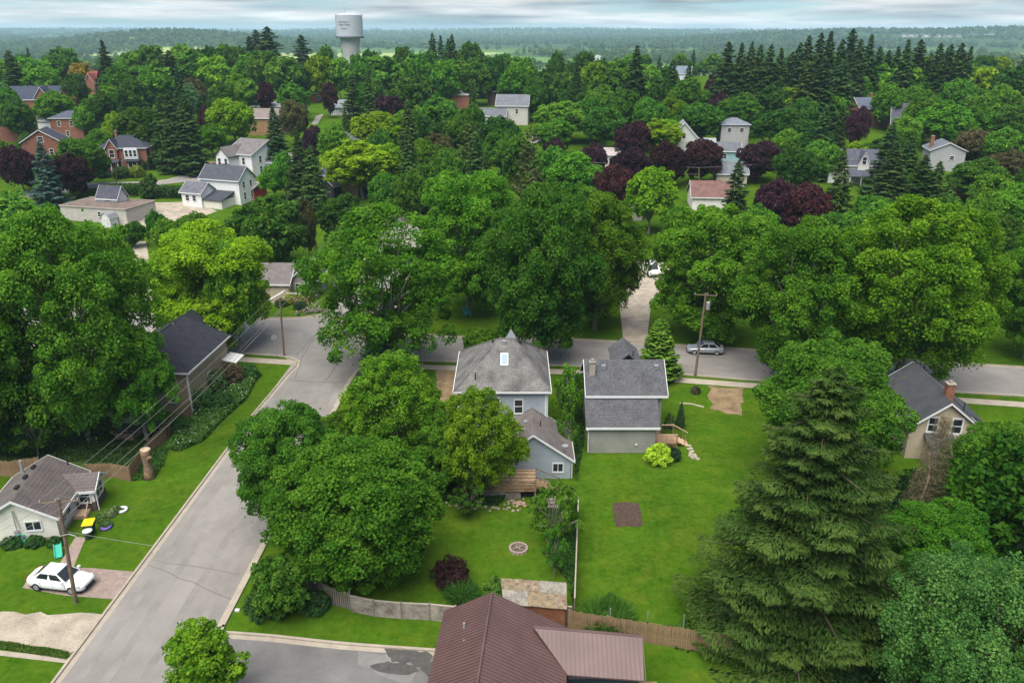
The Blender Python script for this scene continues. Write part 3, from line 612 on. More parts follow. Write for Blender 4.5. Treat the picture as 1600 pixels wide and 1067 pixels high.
# ---- maroon metal-roofed building at the bottom edge
h5 = House('metal_roof_building', 'long building with ribbed maroon metal roof beside the dark parking lot', (0, 0, 0), cat='building')
MAROON = pm('maroon_metal', (.112, .066, .061), .18, .5, .5, metal=.0, spec=.35); NAVY = siding('siding_navy', (.03, .045, .065), .25)
rid, ez = 5.4, 2.9
ra, rb = Vector((-1.25, 40.35, rid)), Vector((-2.95, 20, rid)); la, lb = Vector((-4.4, 41.6, ez)), Vector((-6.0, 21, ez)); ea, eb = Vector((3.5, 40.1, ez)), Vector((1.9, 20, ez))
h5r = MB().slab([lb, rb, ra, la], .12).slab([rb, eb, ea, ra], .12).build('roof', MAROON, h5.o)
MB().tube([ra + Vector((0, 0, .02)), rb + Vector((0, 0, .02))], .09, 6).build('ridge_cap', MAROON, h5r)
def ribs(a0, a1, b0, b1, sp, parent):
    """raised seams from line a (eave) to line b (ridge)"""
    n = int((a1 - a0).length / sp); me = None
    for i in range(n + 1):
        t = i / n; p = a0.lerp(a1, t); q = b0.lerp(b1, t); d = q - p
        me = MB().box(0, 1, -.018, .018, 0, .04).mesh('rib') if me is None else me
        o = obj('rib', me, MAROON, parent); o.location = p + Vector((0, 0, .003)); o.scale = (d.length, 1, 1)
        o.rotation_euler = d.to_track_quat('X', 'Z').to_euler()
ribs(la, lb, ra, rb, .26, h5r); ribs(ea, eb, ra, rb, .26, h5r)
MB().hexa([(-4.1, 41.3, -.2), (3.2, 39.9, -.2), (1.6, 20, -.2), (-5.7, 21, -.2), (-4.1, 41.3, 2.8), (3.2, 39.9, 2.8), (1.6, 20, 2.8), (-5.7, 21, 2.8)]).poly([(-4.1, 41.3, 2.8), (3.2, 39.9, 2.8), (-1.2, 40.6, 5.2)]).build('wall', NAVY, h5.o)
# wing with its own ridge
wr0, wr1 = Vector((1.3, 38.55, 4.35)), Vector((7.75, 37.75, 4.35)); wb0, wb1 = Vector((3.1, 40.1, 2.9)), Vector((8.0, 39.55, 2.9)); wf0, wf1 = Vector((3.25, 36.2, 2.9)), Vector((7.65, 35.75, 2.9))
wv = Vector((3.25, 36.2, 2.9))
h5w = MB().slab([wr0, wr1, wb1, wb0], .1).slab([wv, wf1, wr1, wr0], .1).build('wing_roof', MAROON, h5.o)
MB().tube([wr0, wr1], .08, 6).build('ridge_cap', MAROON, h5w)
me = MB().box(0, 1, -.018, .018, 0, .04).mesh('rib')
for i in range(25):
    t = i / 24; top = wr0.lerp(wr1, .0 + t)
    xf = top.x
    if xf >= 3.25: bot = wf0.lerp(wf1, (xf - 3.25) / 4.4)
    else: bot = wr0.lerp(wv, (xf - 1.3) / 1.95)
    d = bot - top
    if d.length > .3:
        o = obj('rib', me, MAROON, h5w); o.location = top + Vector((0, 0, .003)); o.scale = (d.length, 1, 1); o.rotation_euler = d.to_track_quat('X', 'Z').to_euler()
    if xf > 3.2:
        bb = wb0.lerp(wb1, (xf - 3.1) / 4.9); d = bb - top
        o = obj('rib', me, MAROON, h5w); o.location = top + Vector((0, 0, .003)); o.scale = (d.length, 1, 1); o.rotation_euler = d.to_track_quat('X', 'Z').to_euler()
MB().hexa([(3.2, 36.6, -.2), (7.4, 36.2, -.2), (7.75, 39.2, -.2), (3.2, 39.7, -.2), (3.2, 36.6, 2.8), (7.4, 36.2, 2.8), (7.75, 39.2, 2.8), (3.2, 39.7, 2.8)]).build('wing_wall', NAVY, h5.o)
MB().box(3.3, 7.7, 36.0, 36.1, 2.72, 2.82).build('gutter', BLACKM, h5.o)
h5.tube('roof_flue', [(-2.9, 38.6, 3.9), (-2.9, 38.6, 4.6)], .07, METAL); h5.vent(-2.75, 37.4, 4.1, .16)
sheet('concrete_pad', [(8.0, 38.6), (9.1, 38.4), (9.3, 37.6), (9.0, 35), (7.9, 35)], CONC, .02)
MB().box(8.0, 8.15, 35, 37.6, 0, .5).box(8.0, 9.0, 38.2, 38.35, 0, .3).build('timber_edge', FENCEW, h5.o)

# ---- small shed with patchwork roof
sh = House('rusty_roof_shed', 'low wooden shed roofed with rusty, mossy metal panels at the fence corner', (0, 0, 0), cat='shed')
sp_ = [Vector((-.8, 46.1, 2.05)), Vector((3.8, 45.6, 2.05)), Vector((3.7, 43.2, 1.75)), Vector((-.6, 43.75, 1.75))]
PM_ = [pm('panel_rust', (.17, .095, .05), .4, 3, .8, fine=.35, col2=(.22, .18, .13)), pm('panel_grey', (.20, .195, .175), .3, 2, .7, fine=.3, col2=(.25, .22, .17)), pm('panel_moss', (.13, .145, .12), .4, 3, .8, fine=.3, col2=(.22, .15, .08))]
order = [2, 1, 0, 1, 0, 2, 1, 2, 1, 0]
for i in range(5):
    for j in range(2):
        def L2(u, v): return sp_[0].lerp(sp_[1], u).lerp(sp_[3].lerp(sp_[2], u), v)
        dz = Vector((0, 0, .015 * ((i + j) % 2))); e = .004
        MB().slab([L2((i + e) / 5, j * .45 + (.0 if j == 0 else .005)) + dz, L2((i + 1 - e) / 5, j * .45) + dz, L2((i + 1 - e) / 5, .45 if j == 0 else 1) + dz, L2((i + e) / 5, .45 if j == 0 else 1) + dz][::-1], .03).build('roof_panel', PM_[order[i * 2 + j] % 3], sh.o)
MB().hexa([(-.6, 43.9, -.1), (3.6, 43.4, -.1), (3.65, 45.4, -.1), (-.6, 45.9, -.1), (-.6, 43.9, 1.65), (3.6, 43.4, 1.65), (3.65, 45.4, 1.9), (-.6, 45.9, 1.9)]).build('wall', pm('shed_red', (.22, .085, .045), .3, 2, .85, fine=.2), sh.o)

# ---- smaller houses of the town: placed where their base shows in the photograph
def small_house(px, py, wd, dp, hh, rise, axis, wc, rc, label, rz=0, name='town_house', wk='siding', hip=False, wins=(), chim=None, wing=None, trim=WHITE, cat='house', ov=.35, door=None):
    X, Y, Z = at(px, py)
    H_ = House(name, label, (X, Y, Z), R_(rz), cat)
    wm = {'brick': BRICK, 'tan': BRICKY}.get(wk) or wall_mat(wc, wk); rm = roof_mat(rc)
    x0, x1 = -wd / 2, wd / 2
    H_.wall(x0, x1, 0, dp, hh, wm, -1.5, None if hip else axis, rise)
    if hip:
        if wd > dp: H_.hip(x0, x1, 0, dp, hh, rise, x0 + dp * .45, x1 - dp * .45, dp / 2, rm, ov, trim)
        else: H_.hip(x0, x1, 0, dp, hh, rise, 0, 0, (wd * .45, dp - wd * .45), rm, ov, trim)
    else: H_.gable(x0, x1, 0, dp, hh, rise, axis, rm, ov, trim=trim)
    for wn in wins:
        f, u, z, ww, wh = wn; H_.win(f, u, z, ww, wh, {'F': 0, 'R': x1, 'L': x0}[f])
    if door: H_.door('F', door, .95, 2.1, 0)
    if chim: H_.chimney(chim[0], chim[1], hh, hh + rise + .9, .6)
    if wing:
        a0, a1, b0, b1, wh, wrise, wax = wing
        H_.wall(a0, a1, b0, b1, wh, wm, -1.5, wax, wrise, 'wing_wall'); H_.gable(a0, a1, b0, b1, wh, wrise, wax, rm, ov, trim=trim, name='wing_roof')
    return H_
# red brick villa at the left
v = small_house(196, 268, 11.5, 9, 5.6, 2.6, 'x', '#aa5533', '#3b3d48', 'red brick two-storey villa with dark roof, white bay window and porch', 6, 'brick_villa', 'brick', True,
    [('F', -4.4, 3.6, .9, 1.5), ('F', -1.9, 3.5, .8, 1.6), ('R', 3, 3.6, .9, 1.5), ('R', 6, 3.6, .9, 1.5), ('F', -1, .9, .9, 1.6)], (-2.5, 5))
v.wall(-3.4, -1.0, -.8, 2, 5.9, BRICK, -1, 'y', 1.9, 'front_gable_wall'); v.gable(-3.4, -1.0, -.8, 2.5, 5.9, 1.9, 'y', roof_mat('#3b3d48'), .3, name='front_gable_roof'); v.win('F', -2.2, 3.5, 1.1, 1.8, -.8)
v.wall(.7, 3.9, -1.0, 0.1, 5.7, WHITE, 3.1, None, 0, 'bay_window_wall')
for u in (1.3, 2.3, 3.3): v.win('F', u, 3.7, .65, 1.5, -1.0)
v.shed([(.4, -1.5, 2.7), (4.2, -1.5, 2.7), (4.2, 0, 3.3), (.4, 0, 3.3)], .12, roof_mat('#3b3d48'), 'bay_roof'); v.wall(.9, 3.7, -.9, .1, 2.7, BRICK, -1, name='bay_wall'); v.win('F', 2.3, .9, 1.9, 1.4, -.9, split='v')
v.shed([(-6.2, -2.2, 2.5), (-.6, -2.2, 2.5), (-.6, 0, 3.2), (-6.2, 0, 3.2)], .12, roof_mat('#3b3d48'), 'porch_roof')
for u in (-6, -4.2, -2.4, -.8): v.tube('porch_post', [(u, -2.0, -.5), (u, -2.0, 2.45)], .1, WHITE)
v.wall(5.75, 8.6, 4, 7, 2.6, WHITE, -1.5, 'y', .9, 'side_porch_wall'); v.gable(5.75, 8.6, 4, 7, 2.6, .9, 'y', roof_mat('#3b3d48'), .3, name='side_porch_roof')
# white houses
a = small_house(376, 276, 8.0, 13, 5.4, 2.7, 'x', '#dcdcd8', '#6f6a68', 'white gabled house with brown-grey roof, farther of the two white houses', -24, 'white_house', 'plain', False, [('R', 3, 3.2, .8, 1.5), ('R', 6.5, 3.2, .8, 1.5), ('R', 3, .8, .8, 1.5), ('F', 1.5, 3, .8, 1.5)], None, None)
a.wall(-4, -.2, -3.2, 1, 5.2, wall_mat('#dcdcd8', 'plain'), -1.5, 'y', 1.9, 'front_wing_wall'); a.gable(-4, -.2, -3.2, 4, 5.2, 1.9, 'y', roof_mat('#6f6a68'), .35, trim=BLACKM, name='front_wing_roof'); a.win('F', -3, 3.1, .8, 1.5, -3.2); a.win('F', -1, 3.1, .8, 1.5, -3.2)
a.shed([(-2.6, -5, 2.4), (.4, -5, 2.4), (.1, -3.2, 3.4), (-2.3, -3.2, 3.4)], .12, roof_mat('#33333a'), 'porch_roof'); a.tube('porch_post', [(-2.4, -4.8, -1), (-2.4, -4.8, 2.4)], .1, WHITE); a.tube('porch_post', [(.2, -4.8, -1), (.2, -4.8, 2.4)], .1, WHITE)
b = small_house(347, 318, 10.0, 5.6, 5.2, 2.4, 'x', '#e2e2de', '#4b4d55', 'white two-storey house with dark roof and low rear wings, nearer of two', -20, 'white_house', 'plain', False, [('R', 1.6, 3.4, .6, 1.2), ('R', 4, 3.4, .6, 1.2), ('R', 1.6, .9, .6, 1.4), ('R', 4, .9, .6, 1.4)])
b.wall(-6.5, -1.4, -4.6, 0, 2.9, wall_mat('#e2e2de', 'plain'), -1.5, 'x', 1.7, 'low_wing_wall'); b.gable(-6.5, -1.4, -4.6, 0, 2.9, 1.7, 'x', roof_mat('#63636a'), .35, name='low_wing_roof'); b.win('F', -5, 1.1, .8, 1.1, -4.6); b.win('F', -3.2, 1.1, .8, 1.1, -4.6)
b.wall(-1.3, 3.4, -4.2, 0, 1.5, wall_mat('#d8d4c4', 'plain'), -1.5, name='lean_to_wall'); b.shed([(-1.6, -4.5, 1.5), (3.7, -4.5, 1.5), (3.7, 0, 2.8), (-1.6, 0, 2.8)], .12, roof_mat('#3f424c'), 'lean_to_roof')
c = small_house(389, 312, 3.2, 4.5, 2.6, .8, 'x', '#a03428', '#a8a49c', 'small dark red shed beside the nearer white house', -20, 'red_shed', 'plain', cat='shed')
# flat-roofed block building with a little gabled cabin on top
X, Y, Z = at(150, 348); fb = House('flat_roof_building', 'low grey block building with flat gravel roof and small gabled cabin on top', (X, Y, Z), R_(-14), 'building')
WC = pm('painted_block', (.46, .43, .38), .15, 1.2, .85, fine=.1); fb.wall(-8, 7.5, 0, 9, 2.9, WC); fb.box('roof', -8.15, 7.65, -.15, 9.15, 2.9, 3.12, CONC); fb.box('roof_gravel', -7.85, 7.35, .15, 8.85, 3.12, 3.16, pm('roof_gravel', (.16, .12, .10), .35, .6, .95, fine=.2))
fb.win('F', 3.8, 1.3, .7, .9, 0); fb.win('F', 1.2, 1.3, .7, .9, 0)
fb.wall(-2.6, 2.0, 4.6, 7.6, 4.2, WHITE, 3.16, 'x', 2.0, 'cabin_wall'); fb.gable(-2.6, 2.0, 4.6, 7.6, 4.2, 2.0, 'x', roof_mat('#4a4c56'), .35, name='cabin_roof'); fb.win('F', -.3, 3.4, 1.6, .5, 4.6)
X, Y, Z = at(167, 356); gsd = House('gambrel_shed', 'tiny white barn-roofed garden shed in front of flat-roofed building', (X, Y, Z), R_(-14), 'shed')
pr = [(-1.0, 0), (1.0, 0), (1.0, 1.7), (.65, 2.5), (0, 2.9), (-.65, 2.5), (-1.0, 1.7)]; m = MB(); i0 = 0; m.v = [(x, 0, z) for x, z in pr] + [(x, 2.2, z) for x, z in pr]; m.f = [tuple(range(7)), tuple(range(13, 6, -1))] + [(k, k + 7, (k + 1) % 7 + 7, (k + 1) % 7) for k in range(7)]; m.build('wall', WHITE, gsd.o)
MB().slab([(-1.12, -.12, 1.66), (-.66, -.12, 2.56), (-.66, 2.32, 2.56), (-1.12, 2.32, 1.66)], .05).slab([(-.66, -.12, 2.57), (0, -.12, 2.98), (0, 2.32, 2.98), (-.66, 2.32, 2.57)], .05).slab([(0, -.12, 2.98), (.66, -.12, 2.57), (.66, 2.32, 2.57), (0, 2.32, 2.98)], .05).slab([(.66, -.12, 2.56), (1.12, -.12, 1.66), (1.12, 2.32, 1.66), (.66, 2.32, 2.56)], .05).build('roof', METAL, gsd.o); gsd.door('F', 0, .9, 1.7, 0, WHITE)
# cream corner cottage with black awning
X, Y, Z = at(420, 470); cc_ = House('awning_cottage', 'cream cottage with grey roof and black window awning at the street corner', (X, Y, Z), R_(-3))
WCC = wall_mat('#b7aa90', 'plain'); RCC = shingle('shingle_taupe', (.145, .128, .122), .2); cc_.wall(-7.5, 3.2, 0, 6.8, 2.8, WCC, gable='x', rise=2.0); cc_.gable(-7.5, 3.2, 0, 6.8, 2.8, 2.0, 'x', RCC, .4)
cc_.wall(3.2, 7.0, 1.4, 7.0, 3.0, wall_mat('#8f8a86'), gable='y', rise=1.7, name='side_gable_wall'); cc_.gable(3.2, 7.0, 1.4, 7.0, 3.0, 1.7, 'y', RCC, .35, name='side_gable_roof'); cc_.win('F', 5.4, 1.4, .8, .9, 1.4); cc_.win('F', 4.2, 1.4, .7, .9, 1.4)
cc_.win('F', -2.2, 1.0, 2.6, 1.1, 0, split='v'); aw = MB().slab([(-4.0, -1.0, 1.75), (-.5, -1.0, 1.75), (-.5, 0, 2.6), (-4.0, 0, 2.6)], .06).box(-4.0, -.5, -1.04, -1.0, 1.5, 1.78).build('awning', pm('awning_black', (.022, .028, .04), .2, 2, .6), cc_.o)
cc_.box('deck', 3.3, 6.6, -1.6, 1.3, -.1, 1.1, FENCEW); cc_.box('deck_rail', 3.3, 6.6, -1.66, -1.6, 1.7, 1.8, WHITE); cc_.tube('stair_rail', [(.6, -1.8, .6), (2.9, -1.5, 1.9)], .07, WHITE); cc_.tube('stair_rail', [(.6, -.9, .6), (2.9, -.6, 1.9)], .07, WHITE)
for i in range(5): cc_.box('step', .6 + i * .5, 1.1 + i * .5, -1.7, -.6, -.1, .2 + i * .2, CONC)
# dark timber house with gable
d_ = small_house(533, 305, 11, 7.5, 4.2, 3.2, 'x', '#2d2f38', '#44464f', 'black-gabled house with steep dark roof and tan brick side behind round dark trees', -28, 'dark_gable_house', 'plain', False, [('R', 2.4, 2.0, .7, 1.4), ('R', 5, 2.0, .7, 1.4)])
d_.wall(-5.0, 5.0, -.12, 0, 4.2, BRICKY, -1, name='brick_side_wall'); d_.wall(-3.4, .2, -2.6, 0, 2.4, wall_mat('#3a3c44', 'plain'), -1, 'y', 1.2, 'porch_wall'); d_.gable(-3.4, .2, -2.6, .5, 2.4, 1.2, 'y', roof_mat('#5a5c66'), .3, name='porch_roof')
T = [ # px, py(base), w, d, h, rise, axis, wall, roof, label, rot, wallkind, hip, wins
 (540, 262, 8, 8, 6.0, 2.4, 'x', '#a55', '#565a63', 'small brick house with grey hip roof behind the black-gabled house', 10, 'brick', True, [('F', -1, 3.5, .8, 1.4)]),
 (420, 272, 12, 6, 2.8, 1.8, 'x', '#d8d8d6', '#77757a', 'low pale house with grey roof just right of the white houses', -10, 'plain', False, [('F', -2, 1, .8, 1.1), ('F', 2, 1, .8, 1.1)]),
 (404, 212, 15, 9, 5.0, 2.2, 'x', '#a98', '#7b706a', 'tan brick house with long brown-grey roof above the white houses', -6, 'tan', False, [('F', -5, 3, .9, 1.4), ('F', -2, 3, .9, 1.4), ('F', -4, .8, .9, 1.3)]),
 (430, 184, 18, 8, 3.6, 1.0, 'x', '#ccc', '#9a9a9c', 'long low building with pale grey roof behind the tan brick house', -4, 'plain', False, []),
 (58, 182, 22, 12, 5.4, 3.8, 'x', '#a53', '#3c4150', 'big red brick school-like building with dark gabled roof at far left', 8, 'brick', False, [('F', -9, 3.6, .9, 1.6), ('F', -5, 3.6, .9, 1.6), ('F', 2, 3.6, .9, 1.6), ('F', 6, 3.6, .9, 1.6), ('F', 10, 3.6, .9, 1.6), ('F', 2, .6, .9, 1.8), ('F', 6, .6, .9, 1.8), ('F', 10, .6, .9, 1.8)]),
 (136, 147, 14, 9, 4.2, 4.4, 'x', '#b77', '#80453c', 'house with rust-red roof and white verandah posts on the far left slope', -8, 'brick', False, [('F', -3, 1, 1, 1.4), ('F', 2, 1, 1, 1.4)]),
 (108, 218, 9, 8, 5.8, 1.8, 'x', '#b65', '#4d5260', 'square red brick house with dark hip roof below the big brick building', 4, 'brick', True, [('F', -2, 3.6, .8, 1.4), ('F', 1.5, 3.6, .8, 1.4), ('F', 0, .8, .8, 1.4)]),
 (18, 222, 11, 10, 4.4, 3.0, 'y', '#a86', '#8b8f96', 'brick house with pale grey metal roof at the far left edge', 20, 'brick', False, [('F', -3, 2, .9, 1.4), ('F', 2, 2, .9, 1.4)]),
 (72, 262, 9, 8, 6.2, 2.8, 'y', '#a53', '#3a3d48', 'tall red brick house with dark gable between purple tree and green tree', 16, 'brick', False, [('F', 0, 6.2, 1.2, 1.2), ('F', 2, 3, .8, 1.4)]),
 (90, 206, 12, 6, 3.0, 1.6, 'x', '#d8d8d8', '#b9bcc0', 'white building with pale roof between the brick houses at far left', -6, 'plain', False, []),
 (550, 182, 16, 8, 2.8, 2.0, 'x', '#c8cccc', '#7d8286', 'low grey-roofed house in front of the dark round tree below the tower', -12, 'plain', False, [('R', 4, 1, .8, 1)]),
 (800, 196, 10, 8, 6.0, 2.9, 'x', '#bdb9b0', '#6c6e73', 'pale two-storey house with broad grey roof in the middle of the canopy', -6, 'plain', False, [('F', 1.5, 3.5, .7, 1.4)]),
 (765, 198, 10, 6, 3.2, 2.0, 'x', '#b5b5b0', '#64666c', 'low grey-roofed wing house left of the pale two-storey house', -6, 'plain', False, []),
 (785, 166, 11, 9, 5.2, 3.6, 'x', '#5c4640', '#3f3f4a', 'dark-roofed brown house with white dormer behind the pale two-storey house', -8, 'plain', False, [('F', 1.5, 6.4, 2.6, .9)]),
 (720, 170, 6, 6, 4.6, 1.6, 'x', '#a65', '#8a8a86', 'small brick house half hidden by a conifer, left of the pale house', 0, 'brick', True, []),
 (490, 160, 14, 8, 3.4, 2.2, 'x', '#a65', '#4a3f3c', 'brick house almost hidden beneath tall bright trees below the water tower', 0, 'brick', False, [('F', -3, 1, 1, 1.3), ('F', 2, 1, 1, 1.3)]),
 (876, 153, 10, 8, 4.6, 2.6, 'x', '#b98', '#9b6347', 'orange-roofed house peeping out between dark trees', 10, 'tan', False, []),
 (1062, 127, 10, 8, 3.5, 3.2, 'x', '#c9ccd0', '#6d7683', 'grey-roofed house far back among the canopy', -16, 'plain', False, []),
 (937, 100, 16, 12, 7, 6, 'y', '#e8e8e4', '#9a9a9a', 'white gabled barn far behind the canopy', 20, 'plain', False, []),
 (1146, 232, 7.6, 7, 6.4, 1.5, 'x', '#a8a5a5', '#6f737d', 'grey two-storey house with faded pink-white porch among purple trees', -4, 'plain', True, [('F', -1.6, 4.4, 1, 1), ('F', 1.8, 4.4, 1, 1)]),
 (1138, 252, 6, 5, 2.6, 1.8, 'x', '#8fb0b6', '#63666c', 'small pale blue garage with grey roof below the pink-porched house', -4, 'plain', False, [('F', -1, .6, .8, 1.2)]),
 (1142, 292, 7, 6, 3.0, 2.2, 'x', '#b5a898', '#70737a', 'grey-roofed cottage left of the tall conifer above the red-brown roof', -5, 'plain', False, [('F', 1, 1, .8, 1.1)]),
 (1112, 330, 8.4, 7, 3.0, 2.6, 'x', '#dcd8d0', '#735650', 'white house with dull red-brown roof below the purple trees', -4, 'plain', False, []),
 (976, 345, 7, 6, 2.8, 2.0, 'x', '#a8a098', '#666c78', 'small blue-grey roofed house left of the round bright tree', -4, 'plain', False, []),
 (955, 262, 9, 7, 3.0, 1.2, 'x', '#cfcac4', '#a49c98', 'low house with pale taupe roof between purple maples', -4, 'plain', False, []),
 (1066, 250, 7.5, 9, 5.2, 4.0, 'y', '#c4c2bc', '#868c8c', 'pale house with steep twin grey gables among purple maples', -8, 'plain', False, [('F', 0, 5.4, .8, 1.2)]),
 (1363, 200, 10, 8, 5.8, 2.8, 'x', '#a65', '#565d6c', 'red brick house with slate roof and white dormer below the spruce row', 6, 'brick', False, [('F', .4, 3.6, 1.0, 1.2), ('F', 3.4, 3.4, 1.2, 1.6)]),
 (1436, 216, 16, 12, 3.8, 5.4, 'x', '#a76', '#4d4c58', 'large house with sweeping dark roof and brick chimney right of slate-roofed house', -18, 'brick', False, []),
 (1344, 288, 15, 7, 4.4, 3.0, 'x', '#d2d0cb', '#50525e', 'white farmhouse with dark roof and pointed central gable', -6, 'plain', False, [('F', -5, 2.6, .8, 1.3), ('F', 5, 2.6, .8, 1.3), ('F', -5, .4, .8, 1.3)]),
 (1476, 268, 8, 8, 5.0, 1.8, 'y', '#a2a2a2', '#666971', 'grey house with shallow gable and red chimney behind dark conifers', -14, 'plain', False, [('F', 1, 2.8, 1, .9)]),
 (1512, 312, 6, 6, 2.6, 1.8, 'x', '#7c4a3a', '#5b6068', 'small dark-roofed brick outbuilding near the right-hand trees', -30, 'plain', False, []),
]
TH = []
for q in T:
    H_ = small_house(q[0], q[1], q[2], q[3], q[4], q[5], q[6], q[7] if len(q[7]) == 7 else '#' + ''.join(ch * 2 for ch in q[7][1:]), q[8], q[9], q[10], 'town_house', q[11], q[12], q[13])
    TH.append(H_)
def th(word): return next(h for h in TH if word in h.o['label'])
f = th('farmhouse'); f.wall(-1.3, 1.3, -.5, 3, 4.6, wall_mat('#d2d0cb', 'plain'), -1, 'y', 2.7, 'centre_gable_wall'); f.gable(-1.3, 1.3, -.5, 3.4, 4.6, 2.7, 'y', roof_mat('#50525e'), .25, name='centre_gable_roof'); f.win('F', 0, 4.6, .8, 1.6, -.5)
f.shed([(-3.5, -3, 2.2), (6.5, -3, 2.2), (6.5, -.1, 3.4), (-3.5, -.1, 3.4)], .12, roof_mat('#50525e'), 'porch_roof')
for u in (-3.3, -.8, 1.6, 4, 6.3): f.tube('porch_post', [(u, -2.8, -1), (u, -2.8, 2.15)], .1, WHITE)
f = th('rust-red'); f.wall(1, 5, -1.4, 4, 4.6, BRICK, -1, 'y', 3.2, 'front_gable_wall'); f.gable(1, 5, -1.4, 4, 4.6, 3.2, 'y', roof_mat('#80453c'), .35, name='front_gable_roof'); f.shed([(-7, -3.6, 2.6), (1, -3.6, 2.6), (1, 0, 4.0), (-7, 0, 4.0)], .12, roof_mat('#80453c'), 'verandah_roof')
for u in (-6.8, -4.3, -1.8, .8): f.tube('verandah_post', [(u, -3.4, -1), (u, -3.4, 2.5)], .12, WHITE)
f = th('school-like')
for u in (3, 10.5): f.wall(u - 2.2, u + 2.2, -.9, 4, 6.2, BRICK, -1, 'y', 3.0, 'front_gable_wall'); f.gable(u - 2.2, u + 2.2, -.9, 5, 6.2, 3.0, 'y', roof_mat('#3c4150'), .3, name='front_gable_roof'); f.win('F', u, 3.6, 1.4, 1.6, -.9); f.win('F', u, .6, 1.4, 1.8, -.9)
f = th('twin grey'); f.wall(-6.5, -2.0, 1, 8, 4.6, wall_mat('#dad8d2', 'plain'), -1, 'y', 3.8, 'second_gable_wall'); f.gable(-6.5, -2.0, 1, 8, 4.6, 3.8, 'y', roof_mat('#8e9494'), .3, name='second_gable_roof'); f.gable(3.5, 8.5, 3, 8, 3.4, 1.4, 'x', roof_mat('#8e9494'), .2, name='side_wing_roof'); f.wall(3.5, 8.5, 3, 8, 3.4, wall_mat('#dad8d2', 'plain'), -1, name='side_wing_wall')
f = th('slate roof and white'); f.wall(-1, 1.4, -.2, 3, 6.4, WHITE, 5.6, 'y', 1.0, 'dormer_wall'); f.gable(-1, 1.4, -.2, 3, 6.4, 1.0, 'y', roof_mat('#565d6c'), .2, name='dormer_roof'); f.chimney(.6, 4.6, 7, 9.8, .7)
f = th('sweeping'); f.chimney(2.6, 4, 6, 9.6, .9); f.wall(4, 9.5, -3, 6, 3.0, BRICK, -1, 'y', 3.6, 'front_wing_wall'); f.gable(4, 9.5, -3, 6, 3.0, 3.6, 'y', roof_mat('#4d4c58'), .4, name='front_wing_roof')
f = th('shallow gable'); f.chimney(-3.4, 3, 4.5, 8.0, .8)
f = th('orange-roofed'); f.chimney(-1.5, 4, 6, 8.8, .6)
# far long institution on the right hillside
X, Y, Z = at(1485, 59); ho = House('hillside_hall', 'long pale flat building on the far hillside at right', (X, Y, Z), R_(-8), 'building')
wd = depth(X, Y, Z) / FPX
ho.wall(-72 * wd, 46 * wd, 0, 40, 8 + 0 * wd, wall_mat('#cfc9c2', 'plain'), -8); ho.box('roof', -73 * wd, 47 * wd, -1, 41, 8, 9.6, roof_mat('#8d8a8a')); ho.wall(50 * wd, 66 * wd, 0, 40, 10, wall_mat('#cfc9c2', 'plain'), -8, name='end_wing_wall')
for i in range(10): ho.win('F', (-64 + 11 * i) * wd, 2.2, 5 * wd, 3.2, 0, fw=.4)
# ---- water tower
TY = 520.; u, yy, zz = ray(547, 60); t = TY / yy; TX = u * t; TZ = ter(TX, TY)
wt = House('water_tower', 'tall pale grey municipal water tower with drum tank on the skyline', (TX, TY, TZ), 0, 'water tower')
def tz(py): return top_h(547, py, TY)
pw = depth(TX, TY, 38) / FPX
WT1 = pm('tower_tank', (.44, .47, .50), .06, .15, .6); WT2 = pm('tower_concrete', (.47, .45, .43), .1, .2, .85)
tank = MB().lathe([(20.6 * pw, tz(57.5)), (21 * pw, tz(24.2)), (17 * pw, tz(22.5)), (8 * pw, tz(20.8)), (.1, tz(20.4))], 40).build('tank', WT1, wt.o)
MB().lathe([(19 * pw, tz(60)), (22.3 * pw, tz(59.6)), (22.3 * pw, tz(57.2)), (20 * pw, tz(57.2))], 40).build('catwalk', pm('catwalk_dark', (.10, .11, .13), .1, 1, .8), wt.o)
MB().lathe([(10.5 * pw, -3), (11 * pw, tz(100)), (12 * pw, tz(88)), (13.8 * pw, tz(74)), (15.8 * pw, tz(60))], 32).build('pedestal', WT2, wt.o)
for i in range(28):
    a0 = 2 * math.pi * i / 28
    MB().tube([(20.4 * pw * math.cos(a0), 20.4 * pw * math.sin(a0), tz(24.3)), (20.4 * pw * math.cos(a0), 20.4 * pw * math.sin(a0), tz(22.2))], .05, 4).build('rail_post', METAL, wt.o)
MB().tube([(-6.2 * pw, 0, tz(21)), (-6.2 * pw, 0, tz(11))], .18, 6).tube([(-8.6 * pw, 0, tz(16.5)), (-4.5 * pw, 0, tz(16.5))], .14, 5).build('antenna_mast', METAL, wt.o)
MB().tube([(-6 * pw, 0, tz(19.6)), (12 * pw, 0, tz(19.6)), (20 * pw, 0, tz(24))], .16, 5).tube([(0, 0, tz(20)), (0, 0, tz(17.5))], .14, 5).tube([(18 * pw, 0, tz(24)), (18 * pw, 0, tz(21.5))], .14, 5).tube([(21 * pw, 0, tz(25)), (21 * pw, 0, tz(22))], .14, 5).build('top_railing', METAL, wt.o)
INK = pm('tower_lettering', (.13, .16, .20), .05, 1, .8)
